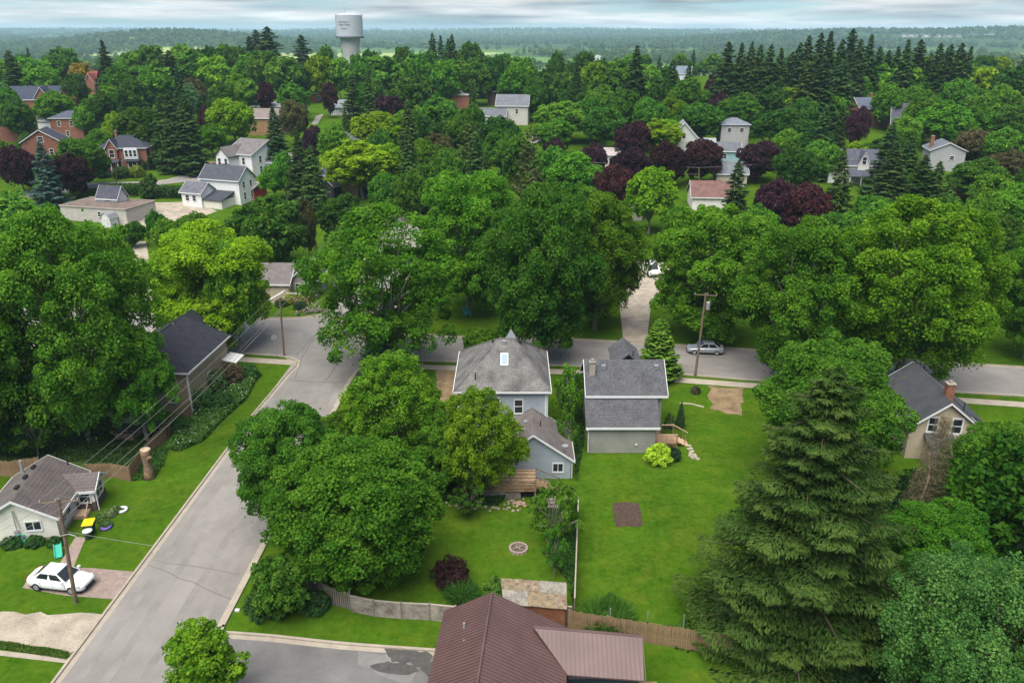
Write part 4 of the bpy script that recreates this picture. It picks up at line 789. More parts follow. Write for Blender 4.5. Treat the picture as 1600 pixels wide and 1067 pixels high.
for txt, py, xc in (('Municipality of', 34.2, -4.6), ('West Grey', 39.0, -4.6), ('Durham', 44.6, -4.6)):
    cu = bpy.data.curves.new('txt', 'FONT'); cu.body = txt; cu.size = 4.0 * pw * (.78 if 'Muni' in txt else 1.05 if 'West' in txt else .8); cu.align_x = 'CENTER'; cu.extrude = .02
    to = bpy.data.objects.new('txt', cu); COL.objects.link(to); bpy.context.view_layer.update()
    me = bpy.data.meshes.new_from_object(to.evaluated_get(bpy.context.evaluated_depsgraph_get())); bpy.data.objects.remove(to)
    rt = 20.95 * pw
    for v_ in me.vertices:
        x, y, z = v_.co; an = (x + xc * pw) / rt
        v_.co = (rt * math.sin(an), -rt * math.cos(an) - .12 - z, y + tz(py + 1.4))
    lo = obj('lettering', me, INK, tank)

# ================================================================== TREES
def leaf_quads(C, Nn, ln, wd, rng, T=None):
    """diamond leaves: centres C, normals Nn, length ln, width wd; T optional long axis"""
    n = len(C)
    if T is None:
        T = rng.normal(size=(n, 3))
    T = T - (T * Nn).sum(1, keepdims=True) * Nn; T /= np.linalg.norm(T, axis=1, keepdims=True) + 1e-9
    B = np.cross(Nn, T)
    l = (ln if hasattr(ln, '__len__') else np.full(n, ln))[:, None] * .5; w_ = (wd if hasattr(wd, '__len__') else np.full(n, wd))[:, None] * .5
    V = np.stack([C - T * l, C + B * w_ - T * l * .1 - Nn * w_ * .25, C + T * l, C - B * w_ - T * l * .1 - Nn * w_ * .25], 1).reshape(-1, 3)
    return V, np.arange(4 * n).reshape(-1, 4)
def unit(a): return a / (np.linalg.norm(a, axis=-1, keepdims=True) + 1e-9)
def fib(n, rng, zmin=-1):
    i = np.arange(n) + .5; z = 1 - (1 - zmin) * i / n; ph = i * 2.39996 + rng.uniform(0, 6)
    r = np.sqrt(np.maximum(0, 1 - z * z)); return np.stack([r * np.cos(ph), r * np.sin(ph), z], 1)
def limb(mb, a, b, r0, r1, rng, n=5, sag=.1, side=6):
    a, b = np.array(a, float), np.array(b, float); L_ = np.linalg.norm(b - a); pts = []
    for k in range(n + 1):
        t = k / n; p = a + (b - a) * t + np.array([0, 0, 1]) * sag * L_ * math.sin(math.pi * t) + (rng.normal(size=3) * .03 * L_ if 0 < k < n else 0)
        pts.append(tuple(p))
    mb.tube(pts, [r0 + (r1 - r0) * (k / n) ** .8 for k in range(n + 1)], side)
def broadleaf(name, seed, R=6., Ht=14., base=.22, nl=16, lr=.42, ncl=260, cr_=.95, nleaf=170, leaf=.30, top=1., fill=.12, droop=0., dense=1., limbs=True, trunk_r=.34, zmin=-.55):
    rng = np.random.default_rng(seed)
    zb = base * Ht; zc = (zb + Ht) / 2; hz = (Ht - zb) / 2
    D = fib(nl, rng, zmin); D += rng.normal(size=D.shape) * .2; D = unit(D)
    lrad = lr * R * rng.uniform(.58, 1.25, nl)
    prof = np.where(D[:, 2] > 0, top, 1. + .34 * D[:, 2])
    LC = np.stack([D[:, 0] * (R - lrad) * prof, D[:, 1] * (R - lrad) * prof, zc + D[:, 2] * np.maximum(.3, hz - lrad * .8)], 1)
    LC[:, :2] *= rng.uniform(.78, 1.14, (nl, 1))
    # clumps on lobe surfaces, skipping those buried in another lobe
    cand = rng.integers(0, nl, ncl * 6); d = unit(rng.normal(size=(ncl * 6, 3)) + np.array([0, 0, .45]))
    out_ = rng.uniform(.70, 1.02, ncl * 6) + (rng.uniform(0, 1, ncl * 6) < .16) * rng.uniform(.08, .26, ncl * 6)
    P = LC[cand] + d * (lrad[cand] * out_)[:, None] * np.array([1, 1, 1.05])
    dist = np.linalg.norm((P[:, None] - LC[None]) / np.array([1, 1, 1.05]), axis=2) / lrad[None]
    dist[np.arange(len(P)), cand] = 9
    keep = (dist.min(1) > .72) & (d[:, 2] > -.62) & (P[:, 2] > zb * .9)
    P = P[keep]; d = d[keep]
    sel = []                                   # spread clumps evenly
    mind = cr_ * .62
    for i in range(len(P)):
        if len(sel) >= ncl: break
        if not sel or np.min(np.linalg.norm(P[sel] - P[i], axis=1)) > mind: sel.append(i)
    P = P[sel]; d = d[sel]; n = len(P)
    crad = cr_ * rng.uniform(.55, 1.3, n)
    ci = np.repeat(np.arange(n), nleaf); m = len(ci)
    q = unit(rng.normal(size=(m, 3)) + d[ci] * .55 + np.array([0, 0, .45]))
    rr_ = rng.uniform(.35, 1.05, m) ** .6
    C = P[ci] + q * (crad[ci] * rr_)[:, None] * np.array([1, 1, .9])
    if droop: C[:, 2] -= droop * rng.uniform(0, 1, m) ** 2 * crad[ci]
    Nn = unit(q * .55 + np.array([0, 0, .55]) + rng.normal(size=(m, 3)) * .62)
    tint = np.clip(.5 + rng.normal(size=n)[ci] * .16 + rng.normal(size=m) * .17, 0, 1)
    # loose inner foliage so the crown is not hollow
    k = int(m * fill)
    if k:
        li = rng.integers(0, nl, k); C2 = LC[li] + rng.normal(size=(k, 3)) * lrad[li][:, None] * .42
        C = np.concatenate([C, C2]); Nn = np.concatenate([Nn, unit(rng.normal(size=(k, 3)) + [0, 0, .5])]); tint = np.concatenate([tint, np.clip(.4 + rng.normal(size=k) * .15, 0, 1)])
    ok = C[:, 2] > .15; C, Nn, tint = C[ok], Nn[ok], tint[ok]
    s_ = leaf * rng.uniform(.7, 1.35, len(C))
    V, F_ = leaf_quads(C, Nn, s_ * 1.25, s_, rng)
    me = np_mesh(name + '_crown', V, F_, np.repeat(tint, 4)); me.materials.append(LEAF)
    mb = MB(); fork = np.array([rng.normal() * .2, rng.normal() * .2, zb + hz * .25])
    limb(mb, (0, 0, -.3), fork, trunk_r, trunk_r * .72, rng, 6, 0, 9)
    if limbs:
        for j in range(nl): limb(mb, fork - [0, 0, rng.uniform(0, .22) * zb], LC[j] + [0, 0, lrad[j] * .3], trunk_r * .42, .05, rng, 5, .06, 5)
    tm = mb.mesh(name + '_trunk', True)
    return me, tm
def spruce(name, seed, Ht=18., R=3.6, nbr=150, per=70, ln=.55, wd=.16, base=.04, droop=.32, tip=.10, power=.9, irregular=.2, hang=.5, bare=.25):
    rng = np.random.default_rng(seed); Cs, Ns, Ts, Ls, Ti = [], [], [], [], []
    tb = MB(); limb(tb, (0, 0, -.3), (0, 0, Ht * .97), Ht * .018, .03, rng, 8, 0, 8)
    for b in range(nbr):
        t = base + (1 - base) * ((b + rng.uniform(0, 1)) / nbr) ** 1.15
        z = t * Ht; L_ = (R * (1 - t) ** power + .12) * rng.uniform(1 - irregular, 1 + irregular)
        a = b * 2.39996 + rng.uniform(-.3, .3); u = np.array([math.cos(a), math.sin(a), 0]); sd_ = np.array([-u[1], u[0], 0])
        k = max(8, int(per * L_ / R * 1.25)); s = rng.uniform(bare, 1, k) ** .8
        dz = -droop * L_ * s + tip * L_ * s ** 3 + .35 * L_ * .35 * (1 - t) * 0
        wv = (.42 * L_ * (1 - s) + .10 * L_ + .15) * rng.uniform(-1, 1, k)
        c = u * (L_ * s)[:, None] + sd_ * wv[:, None] + np.array([0, 0, 1]) * (z + dz - np.abs(wv) * .25 - hang * rng.uniform(0, 1, k) ** 2 * .5)[:, None]
        tdir = unit(u * .75 + sd_ * (np.sign(wv) * rng.uniform(.2, 1, k))[:, None] + np.array([0, 0, 1]) * (-droop * .8 - hang * rng.uniform(0, .8, k))[:, None])
        nn = unit(np.array([0, 0, 1.]) + u * .35 + rng.normal(size=(k, 3)) * .38)
        Cs.append(c); Ns.append(nn); Ts.append(tdir); Ls.append(ln * rng.uniform(.6, 1.3, k)); Ti.append(np.clip(.30 + .5 * (s > .82) * rng.uniform(0, 1, k) + rng.normal() * .12 + rng.normal(size=k) * .13, 0, 1))
        if L_ > 1.2 and b % 2 == 0:
            e = u * L_ * .85; limb(tb, (0, 0, z), (e[0], e[1], z - droop * L_ * .85 + tip * L_ * .5), .045 * L_ ** .5, .012, rng, 3, 0, 4)
    C, Nn, T_, l, ti = map(np.concatenate, (Cs, Ns, Ts, Ls, Ti))
    V, F_ = leaf_quads(C, Nn, l, wd * rng.uniform(.7, 1.3, len(C)), rng, T_)
    V[:, 2] = np.maximum(V[:, 2], .03)
    me = np_mesh(name + '_crown', V, F_, np.repeat(ti, 4)); me.materials.append(NEEDLE)
    return me, tb.mesh(name + '_trunk', True)
def bush(name, seed, R=1., Ht=1., ncl=26, nleaf=60, leaf=.12, spike=False):
    rng = np.random.default_rng(seed)
    if spike:
        m = ncl * nleaf; a = rng.uniform(0, 2 * math.pi, m); r = np.sqrt(rng.uniform(0, 1, m)) * R * .55
        u = np.stack([np.cos(a), np.sin(a), np.zeros(m)], 1); tilt = rng.uniform(.1, .9, m)
        T_ = unit(u * tilt[:, None] + np.array([0, 0, 1]) * (1.05 - tilt)[:, None]); l = Ht * rng.uniform(.5, 1.1, m)
        C = u * r[:, None] + T_ * (l / 2)[:, None]; Nn = unit(np.cross(T_, np.array([0, 0, 1.])) + rng.normal(size=(m, 3)) * .5)
        V, F_ = leaf_quads(C, Nn, l, leaf * rng.uniform(.7, 1.3, m), rng, T_); tint = rng.uniform(.25, .85, m)
    else:
        d = fib(ncl, rng, -.15); P = d * np.array([R * .72, R * .72, Ht * .68]) * rng.uniform(.75, 1.12, (ncl, 1)) + [0, 0, Ht * .22]
        ci = np.repeat(np.arange(ncl), nleaf); m = len(ci); q = unit(rng.normal(size=(m, 3)) + d[ci] * .5 + [0, 0, .3])
        C = P[ci] + q * (R * .30 * rng.uniform(.3, 1, m) ** .5)[:, None]; Nn = unit(q * .6 + [0, 0, .6] + rng.normal(size=(m, 3)) * .45)
        s_ = leaf * rng.uniform(.7, 1.4, m); V, F_ = leaf_quads(C, Nn, s_ * 1.3, s_, rng); tint = np.clip(.5 + rng.normal(size=ncl)[ci] * .12 + rng.normal(size=m) * .17, 0, 1)
    V[:, 2] = np.maximum(V[:, 2], .02)
    me = np_mesh(name + '_leaves', V, F_, np.repeat(tint, 4)); me.materials.append(LEAF)
    mb = MB()
    for k in range(6): limb(mb, (rng.normal() * .05, rng.normal() * .05, -.05), tuple(rng.normal(size=2) * R * .3) + (Ht * .6,), .03 * R, .008, rng, 3, 0, 4)
    return me, mb.mesh(name + '_stem', True)
PROTO = {}
def proto(k):
    """(crown mesh, trunk mesh, crown radius, height) made once per kind"""
    if k in PROTO: return PROTO[k]
    G = {
     'mapA': lambda: broadleaf('maple_a', 1, 7, 16, .04, 32, .33, 430, .95, 215, .20, zmin=-.85),
     'mapB': lambda: broadleaf('maple_b', 2, 7, 16, .04, 36, .30, 430, .92, 215, .20, zmin=-.85),
     'mapC': lambda: broadleaf('maple_c', 3, 7, 16, .05, 28, .34, 400, 1.0, 225, .20, top=.92, zmin=-.85),
     'mapX': lambda: broadleaf('great_maple', 15, 9.6, 20.5, .04, 40, .29, 560, 1.05, 230, .21, zmin=-.85, trunk_r=.45),
     'round': lambda: broadleaf('round_maple', 4, 6, 11, .08, 34, .34, 460, .85, 230, .17, zmin=-.75),
     'ash': lambda: broadleaf('ash', 5, 5.5, 12, .06, 30, .28, 290, .70, 170, .17, fill=.15, droop=.3),
     'open': lambda: broadleaf('open_maple', 6, 7.5, 17, .03, 34, .28, 250, 1.05, 200, .21, fill=.03, zmin=-.9, trunk_r=.42),
     'willow': lambda: broadleaf('willow', 7, 6, 10, .04, 34, .28, 360, .72, 230, .125, droop=.8, fill=.2),
     'young': lambda: broadleaf('young_pear', 8, 2.4, 7.5, .12, 18, .40, 150, .5, 90, .17, top=.78, trunk_r=.12),
     'small': lambda: broadleaf('small_tree', 9, 2.4, 4.6, .12, 16, .26, 46, .42, 90, .17, fill=.03, trunk_r=.09, zmin=-.8),
     'medA': lambda: broadleaf('mid_tree_a', 11, 6, 13.5, .10, 20, .40, 190, 1.15, 62, .48),
     'medB': lambda: broadleaf('mid_tree_b', 12, 6, 13.5, .10, 26, .34, 200, 1.05, 62, .46),
     'medC': lambda: broadleaf('mid_tree_c', 13, 6, 13.5, .08, 18, .42, 190, 1.2, 62, .48, top=.9),
     'medD': lambda: broadleaf('mid_tree_d', 14, 6, 11, .06, 30, .34, 230, .95, 62, .44, zmin=-.7),
     'farA': lambda: broadleaf('far_tree_a', 21, 6, 14, .08, 15, .42, 110, 1.4, 34, .85, limbs=False),
     'farB': lambda: broadleaf('far_tree_b', 22, 6, 14, .08, 20, .36, 120, 1.25, 34, .8, limbs=False),
     'farC': lambda: broadleaf('far_tree_c', 23, 6, 12, .06, 24, .34, 130, 1.1, 34, .75, limbs=False, zmin=-.7),
     'hero': lambda: spruce('hero_spruce', 31, 19.5, 6.2, 250, 620, .30, .10, .02, .20, .16, .62, .36, .45, .15),
     'sprA': lambda: spruce('spruce_a', 32, 18, 3.8, 190, 90, .75, .22, .03, .30, .10, .9),
     'sprB': lambda: spruce('spruce_b', 33, 18, 3.6, 150, 80, .8, .24, .05, .22, .14, .8, .35),
     'sprF': lambda: spruce('far_spruce', 34, 20, 3.6, 170, 66, .85, .30, .04, .20, .12, .8, .45),
     'sprG': lambda: spruce('far_spruce_b', 37, 20, 3.3, 150, 66, .85, .30, .08, .12, .2, .7, .55),
     'pine': lambda: spruce('white_pine', 35, 18, 4.4, 90, 120, .7, .2, .10, .02, .22, .62, .4, .1, .35),
     'cedar': lambda: spruce('cedar', 36, 9, 2.1, 190, 70, .5, .2, .02, -.25, .15, .7, .15, .2, .1),
    }[k]()
    z = np.empty(len(G[0].vertices) * 3, np.float32); G[0].vertices.foreach_get('co', z); z = z.reshape(-1, 3)
    r = float(np.percentile(np.hypot(z[:, 0], z[:, 1]), 97)); h = float(z[:, 2].max())
    PROTO[k] = (G[0], G[1], r, h); return PROTO[k]
TREES = []; trng = random.Random(5)
GREEN = dict(M=(.076, .208, .014), D=(.045, .130, .012), L=(.140, .275, .008), P=(.046, .020, .024), S=(.038, .082, .018), B=(.055, .095, .070), W=(.060, .090, .024), Y=(.30, .27, .02), N=(.10, .105, .035), Z=(.078, .150, .060), V=(.20, .26, .03))
NAMES = dict(M='leafy_tree', D='leafy_tree', L='leafy_tree', P='purple_maple', S='spruce_tree', B='blue_spruce', W='pine_tree', Y='golden_tree', N='leafy_tree', Z='willow_tree', V='leafy_tree')
WORDS = dict(M='green leafy tree', D='dark green leafy tree', L='bright yellow-green tree', P='dark purple maple', S='dark spruce', B='blue-grey spruce', W='olive pine', Y='golden-leaved tree', N='olive-brown tree', Z='pale willow', V='lime tree')
def plant(k, kind, X, Y, Z, wm, h, label=None, group=None, name=None, rz=None):
    cm, tm, r, ph = proto(k)
    sxy = wm / 2 / r; sz = h / ph
    o = empty(name or NAMES[kind], label or '', 'tree', (X, Y, Z), trng.uniform(0, 6.28) if rz is None else rz, group, (sxy, sxy, sz))
    c_ = obj('crown', cm, None, o); t_ = obj('trunk', tm, BARKG if kind in 'MDLPYV' else BARK, o)
    g = GREEN[kind]; j = trng.uniform(.72, 1.34); y = trng.uniform(.84, 1.22)
    c_.color = (min(1, g[0] * j * y), min(1, g[1] * j), min(1, g[2] * j * trng.uniform(.8, 1.3)), 1)
    p = pix(X, Y, Z + h * .62); TREES.append((o, kind, p, h, wm, Y))
    return o
def tree_h(k, kind, px, pt, wpx, h, label=None, **kw):
    """crown top at pixel (px, pt), height h metres"""
    X, Y, Z = at(px, pt, h); d = depth(X, Y, Z + h * .6); return plant(k, kind, X, Y, Z, wpx * d / FPX, h, label, **kw)
def tree_b(k, kind, px, pt, pb, wpx, label=None, bx=None, **kw):
    """crown top at pixel row pt, trunk foot at pixel (bx or px, pb)"""
    X, Y, Z = at(bx if bx is not None else px, pb); h = top_h(px, pt, Y); d = depth(X, Y, Z + h * .6)
    return plant(k, kind, X, Y, Z, wpx * d / FPX, h, label, **kw)
# ---- near trees, each its own
tree_b('round', 'M', 562, 690, 905, 268, 'large round dense green maple beside the side road, by the curved grey fence', name='maple_tree').children[0].color = (0.062, 0.168, 0.012, 1)
tree_b('mapC', 'M', 456, 630, 832, 158, 'smaller green maple leaning over the side road kerb, left of the large round maple', name='maple_tree', bx=460).children[0].color = (0.059, 0.173, 0.015, 1)
tree_b('ash', 'M', 622, 550, 745, 165, 'airy bright green ash between the blue-grey house and the side road', name='ash_tree')
tree_b('ash', 'M', 690, 640, 762, 130, 'low bushy ash tree directly left of the tree that screens the blue-grey house', name='ash_tree')
tree_b('ash', 'L', 752, 606, 776, 140, 'yellow-green ash screening the left half of the blue-grey house and deck', name='ash_tree').children[0].color = (0.119, 0.227, 0.011, 1)
tree_b('ash', 'M', 545, 640, 760, 110, 'small bright bushy tree between large round maple and airy ash', name='ash_tree')
tree_b('mapX', 'M', 108, 316, 690, 275, 'huge spreading green tree in the back yard left of the dark-roofed beige house', name='maple_tree', bx=140).children[0].color = (.082, .215, .016, 1)
tree_b('mapB', 'D', -15, 430, 720, 200, 'dark tree cut by the left picture edge beside the huge spreading tree', name='maple_tree')
tree_b('mapC', 'L', 322, 346, 545, 185, 'bright yellow-green tree behind the dark-roofed beige house', name='maple_tree', bx=345)
tree_b('medA', 'M', 362, 372, 555, 80, 'slim-trunked green tree at the street corner right of the beige house', name='maple_tree', bx=378)
tree_b('open', 'M', 605, 320, 578, 250, 'tall open-crowned tree with bare grey limbs at the intersection corner', name='open_crown_tree')
tree_b('sprA', 'B', 590, 500, 590, 62, 'small blue-green spruce at the foot of the open-crowned corner tree', name='spruce_tree')
tree_b('mapB', 'M', 735, 262, 492, 178, 'tall broad maple across the cross street, left of the dark dense maple', name='maple_tree')
o = tree_b('mapA', 'D', 843, 286, 572, 182, 'tall dark dense maple directly behind the blue-grey hip-roofed house', name='maple_tree'); o.children[0].color = (0.049, 0.142, 0.013, 1)
tree_b('mapC', 'M', 948, 298, 515, 145, 'bright maple left of the gravel driveway on the far side of the cross street', name='maple_tree', bx=928)
tree_b('mapB', 'M', 1086, 318, 535, 190, 'spreading maple right of the gravel driveway, behind the leaning utility pole', name='maple_tree', bx=1100).children[0].color = (0.092, 0.225, 0.014, 1)
tree_b('mapA', 'M', 1236, 340, 598, 188, 'large maple above the cross street, just right of the parked silver car', name='maple_tree').children[0].color = (0.072, 0.185, 0.012, 1)
tree_b('mapX', 'M', 1448, 305, 600, 275, 'biggest spreading maple, overhanging the roof of the tan chimney house', name='maple_tree', bx=1400).children[0].color = (0.098, 0.225, 0.01, 1)
tree_b('mapA', 'M', 1600, 350, 560, 140, 'maple cut by the right picture edge beside the biggest maple', name='maple_tree').children[0].color = (0.07, 0.19, 0.012, 1)
tree_b('mapB', 'M', 1275, 528, 742, 225, 'green maple between the great foreground spruce and the tan chimney house', name='maple_tree').children[0].color = (0.066, 0.175, 0.014, 1)
tree_b('hero', 'S', 1240, 570, 985, 352, 'great dark spruce with drooping boughs in the right foreground lawn', name='spruce_tree').children[0].color = (.036, .070, .012, 1)
tree_b('mapC', 'M', 1528, 664, 842, 150, 'dense green tree in front of the tan chimney house', name='maple_tree')
tree_b('sprA', 'S', 1600, 585, 790, 150, 'dark conifer with spreading boughs right of the tan chimney house', name='spruce_tree').children[0].color = (0.036, 0.076, 0.011, 1)
tree_b('medB', 'D', 1560, 690, 900, 190, 'dark leafy tree at the right edge above the pale willow', name='leafy_tree')
tree_b('mapA', 'D', 1440, 790, 950, 170, 'shaded understorey tree between the great spruce and the pale willow', name='leafy_tree')
tree_b('willow', 'Z', 1515, 872, 1120, 330, 'pale silvery-green willow filling the lower right corner', name='willow_tree').children[0].color = (.078, .195, .042, 1)
tree_b('medA', 'M', 1600, 880, 1090, 150, 'leafy tree at the lower right edge behind the willow', name='leafy_tree')
tree_b('young', 'M', 326, 978, 1108, 118, 'young upright bright green tree at the parking lot edge', name='young_tree').children[0].color = (0.105, 0.234, 0.012, 1)
tree_b('small', 'M', 866, 748, 858, 84, 'multi-stemmed sumac beside the wooden fence and garden steps', name='sumac_tree')
tree_b('small', 'D', 864, 822, 902, 50, 'small leafy sapling at the fence between the two back yards', name='sapling')
tree_b('cedar', 'M', 1027, 497, 592, 66, 'dense upright young linden behind the grey-green house', name='linden_tree').children[0].color = (0.068, 0.149, 0.015, 1)
tree_b('medD', 'M', 751, 508, 560, 54, 'round bush-like tree left of the turret of the blue-grey house', name='leafy_tree')
tree_b('small', 'M', 888, 566, 668, 52, 'narrow leafy tree squeezed between the blue-grey and grey-green houses', name='leafy_tree')
tree_b('small', 'M', 884, 640, 712, 40, 'low overgrown sapling in the gap beside the blue-grey wing', name='sapling')
tree_b('small', 'D', 60, 640, 715, 90, 'dark understorey tree left of the huge spreading trunk', name='leafy_tree')
tree_b('small', 'D', 735, 745, 800, 70, 'shaded shrubby tree below the yellow-green ash at the deck', name='leafy_tree')
tree_b('medD', 'D', 445, 868, 960, 95, 'ivy-dark shrubby tree at the end of the curved fence by the kerb', name='leafy_tree')
tree_b('ash', 'M', 232, 508, 690, 122, 'leafy tree hiding the left wall of the beige dark-roofed house', name='leafy_tree')
# bare larch
rng = np.random.default_rng(77); X, Y, Z = at(1432, 842); Hd = top_h(1442, 655, Y)
dl = empty('dead_larch', 'half-dead brown larch with bare twigs in front of the tan house', 'tree', (X, Y, Z), .4)
mb = MB(); limb(mb, (0, 0, -.3), (.3, 0, Hd), .16, .03, rng, 8, 0, 7)
for i in range(46):
    z = Hd * (.2 + .78 * i / 46); L_ = 2.2 * (1 - (z / Hd) * .75) * rng.uniform(.6, 1.1); a = i * 2.4; limb(mb, (.3 * z / Hd, 0, z), (.3 * z / Hd + L_ * math.cos(a), L_ * math.sin(a), z + .1 * L_), .035, .01, rng, 3, 0, 4)
mb.build('trunk', DEADW, dl, smooth=True)
m = 5200; z = Hd * rng.uniform(.2, 1, m); L_ = 2.3 * (1 - z / Hd * .75) * rng.uniform(0, 1, m) ** .6; a = rng.integers(0, 46, m) * 2.4 + rng.normal(size=m) * .16
C = np.stack([.3 * z / Hd + L_ * np.cos(a), L_ * np.sin(a), z + .1 * L_], 1); V, F_ = leaf_quads(C, unit(rng.normal(size=(m, 3))), .34, .035, rng); me = np_mesh('twigs', V, F_, np.repeat(rng.uniform(0, 1, m), 4)); obj('crown', me, LEAF, dl).color = (.20, .17, .10, 1)
TREES.append((dl, 'N', (1440, 740), Hd, 4, Y))
# ---- town canopy: (proto, kind, x, crown top y, crown width px, height m)
A = 'medA medB medC medD'.split(); FA = 'farA farB farC'.split()
CAN = '''P 20 225 56 11;B 60 220 60 14;M 150 200 46 9;D 40 205 34 8;L 172 196 40 9;M 80 140 60 12;D 20 150 50 13;M 130 160 40 10;N 110 150 30 7;D 118 214 86 12;P 103 238 66 10;D 212 166 78 14;S 262 138 48 20;S 286 148 52 19;S 246 150 44 18;M 326 192 46 9;L 358 152 72 13;P 318 163 22 11;M 236 100 62 16;D 205 120 50 14;M 300 80 62 17;L 332 84 52 17;M 388 80 52 17;D 346 128 52 14;L 366 112 44 14;S 262 78 34 20;D 230 70 55 19;M 205 78 60 17;M 180 100 55 16;N 300 118 46 14;Z 290 128 40 13;S 275 112 36 18;M 385 120 44 13
D 22 56 46 19;S 158 62 26 23;M 30 86 56 17;M 58 92 60 16;M 92 72 66 18;Y 124 98 36 12;P 161 104 28 13;D 112 112 46 14;S 12 78 30 19;M 170 130 46 12;L 178 172 44 11;D 152 142 50 13;M 6 130 40 14
S 417 41 40 26;S 399 46 30 24;S 388 56 24 21;M 412 78 56 18;S 470 54 30 22;M 442 88 62 17;D 456 96 50 15;L 498 82 54 18;M 528 90 44 16;M 592 84 78 17;D 578 74 40 19;M 650 82 46 18;D 628 72 34 19;S 675 51 20 24;S 688 55 18 22;S 706 53 22 24;S 700 60 20 21;D 736 62 44 20;M 696 92 48 17;M 738 94 62 16;D 640 116 66 14;D 776 84 36 18;M 796 86 42 17;D 668 78 40 18;M 560 82 44 18;D 508 68 36 19;M 350 66 50 19;D 320 70 46 19;M 284 66 50 19;D 372 70 40 18
P 412 126 30 12;M 456 130 48 12;P 512 126 26 12;S 548 116 32 16;S 574 114 32 18;P 607 149 48 8;M 685 149 58 12;D 562 128 38 13;S 738 126 26 16;D 706 180 54 11;L 586 174 92 12;L 628 178 60 12;S 538 170 24 13;S 425 166 44 16;N 456 154 48 13;P 488 194 36 10;S 463 204 48 16;S 484 226 50 15;S 636 158 44 17;D 782 180 66 12;W 735 188 64 17;N 682 206 50 10;L 560 216 110 13;L 604 222 66 12;M 690 234 76 12;S 637 196 44 18;M 598 270 50 9;D 534 300 80 11;D 416 302 114 13;M 424 256 44 8;N 475 306 30 12;D 590 200 46 12;M 660 215 56 12;M 520 190 50 12;D 660 180 50 12;M 735 160 46 13;M 758 196 40 9
S 996 71 38 25;S 902 94 22 20;M 816 88 44 17;D 870 78 34 18;D 912 80 44 18;L 926 96 40 16;D 850 108 52 15;M 942 90 54 17;M 966 90 62 17;D 886 112 46 15;M 804 106 52 16;D 836 120 44 14;M 880 156 84 12;D 946 166 66 12;D 986 138 66 14;M 1016 150 54 13;L 1052 146 46 13;D 1076 120 66 15;D 1096 158 80 12;L 1034 184 70 11;P 990 188 62 11;P 926 221 46 10;P 984 228 66 11;P 1046 218 60 11;P 1100 214 66 11;P 962 256 66 11;P 865 214 36 9;D 1160 143 72 13;P 1126 140 30 12;P 1116 112 30 14;M 1020 104 44 15;D 1044 100 40 15;M 940 130 60 14;D 900 128 50 14;M 925 150 60 13;D 1035 122 46 14;S 1052 92 20 17;S 1078 96 20 17
S 1140 64 32 25;S 1160 66 28 24;S 1176 64 28 25;S 1190 68 26 24;S 1206 68 26 24;S 1222 74 26 22;S 1240 80 28 21;S 1252 65 26 25;S 1266 54 28 27;S 1285 50 28 27;S 1300 48 32 27;S 1318 60 28 25;S 1334 44 32 27;S 1346 60 28 25;S 1363 53 30 26;S 1376 72 26 22;S 1390 78 24 21;S 1405 72 26 23;S 1421 61 28 25;S 1440 61 34 25;S 1456 82 22 20;S 1472 66 26 24;S 1488 68 26 24;S 1505 66 30 24;S 1519 72 24 23;S 1290 88 40 22;S 1265 96 40 21;S 1320 92 40 21;S 1210 98 30 19
M 1150 104 60 16;D 1180 112 56 15;M 1336 106 56 16;M 1368 97 74 17;M 1416 100 84 17;L 1490 92 64 17;D 1446 112 56 15;M 1502 120 64 15;L 1538 105 56 16;D 1592 102 86 17;M 1562 130 74 15;M 1482 154 86 14;L 1246 136 90 12;D 1222 168 84 12;S 1292 164 40 17;P 1346 164 36 12;S 1318 164 30 16;L 1342 220 50 8;S 1396 192 54 16;M 1452 152 62 13;N 1530 200 72 10;M 1582 196 70 12;D 1538 246 90 10;M 1400 130 60 14;M 1300 140 60 13;D 1210 132 50 13;M 1440 132 60 14;M 1540 160 70 13;D 1600 160 70 14;M 1240 200 60 10;D 1280 196 56 12;M 1420 180 50 11;N 1580 232 70 10
P 1226 276 84 12;P 1264 282 76 12;S 1320 232 54 18;S 1402 222 62 15;S 1426 212 60 16;S 1470 252 50 13;D 1436 258 66 10;M 1290 215 60 10;D 1250 225 70 11;M 1560 270 70 11;S 1448 242 62 14;S 1488 280 46 11;M 1592 284 76 12;M 1538 308 66 10;D 1582 330 70 11;S 1155 250 56 15;L 1020 260 78 13;M 1190 316 60 10;P 1190 218 68 10;W 828 196 62 19;M 896 236 84 12;M 858 226 66 12;D 806 206 56 13;M 700 258 60 11;S 745 210 46 16;M 1370 312 80 11;D 1300 330 70 10;M 1480 300 66 10;S 760 236 44 15;M 640 262 56 11;M 925 290 66 10;M 440 235 44 11;M 300 330 56 7;D 280 352 60 8;M 260 340 50 7;D 240 325 34 8;M 350 345 60 7;D 205 345 36 5'''
for line in CAN.split('\n'):
    for q in line.split(';'):
        kd, x, yt, wp, h = q.split(); x, yt, wp, h = float(x), float(yt), float(wp), float(h)
        if kd == 'S': wp *= 1.75 if yt < 105 else 1.25; h *= trng.uniform(.97, 1.03)
        Yd = at(x, yt, h)[1]
        if kd in 'SB': k = trng.choice(('sprA', 'sprB')) if Yd < 260 else trng.choice(('sprF', 'sprG'))
        elif kd == 'W': k = 'pine'
        else: k = trng.choice(A) if Yd < 265 else trng.choice(FA)
        if kd == 'P' and Yd < 265: k = 'medD'
        tree_h(k, kd, x, yt, wp, h)

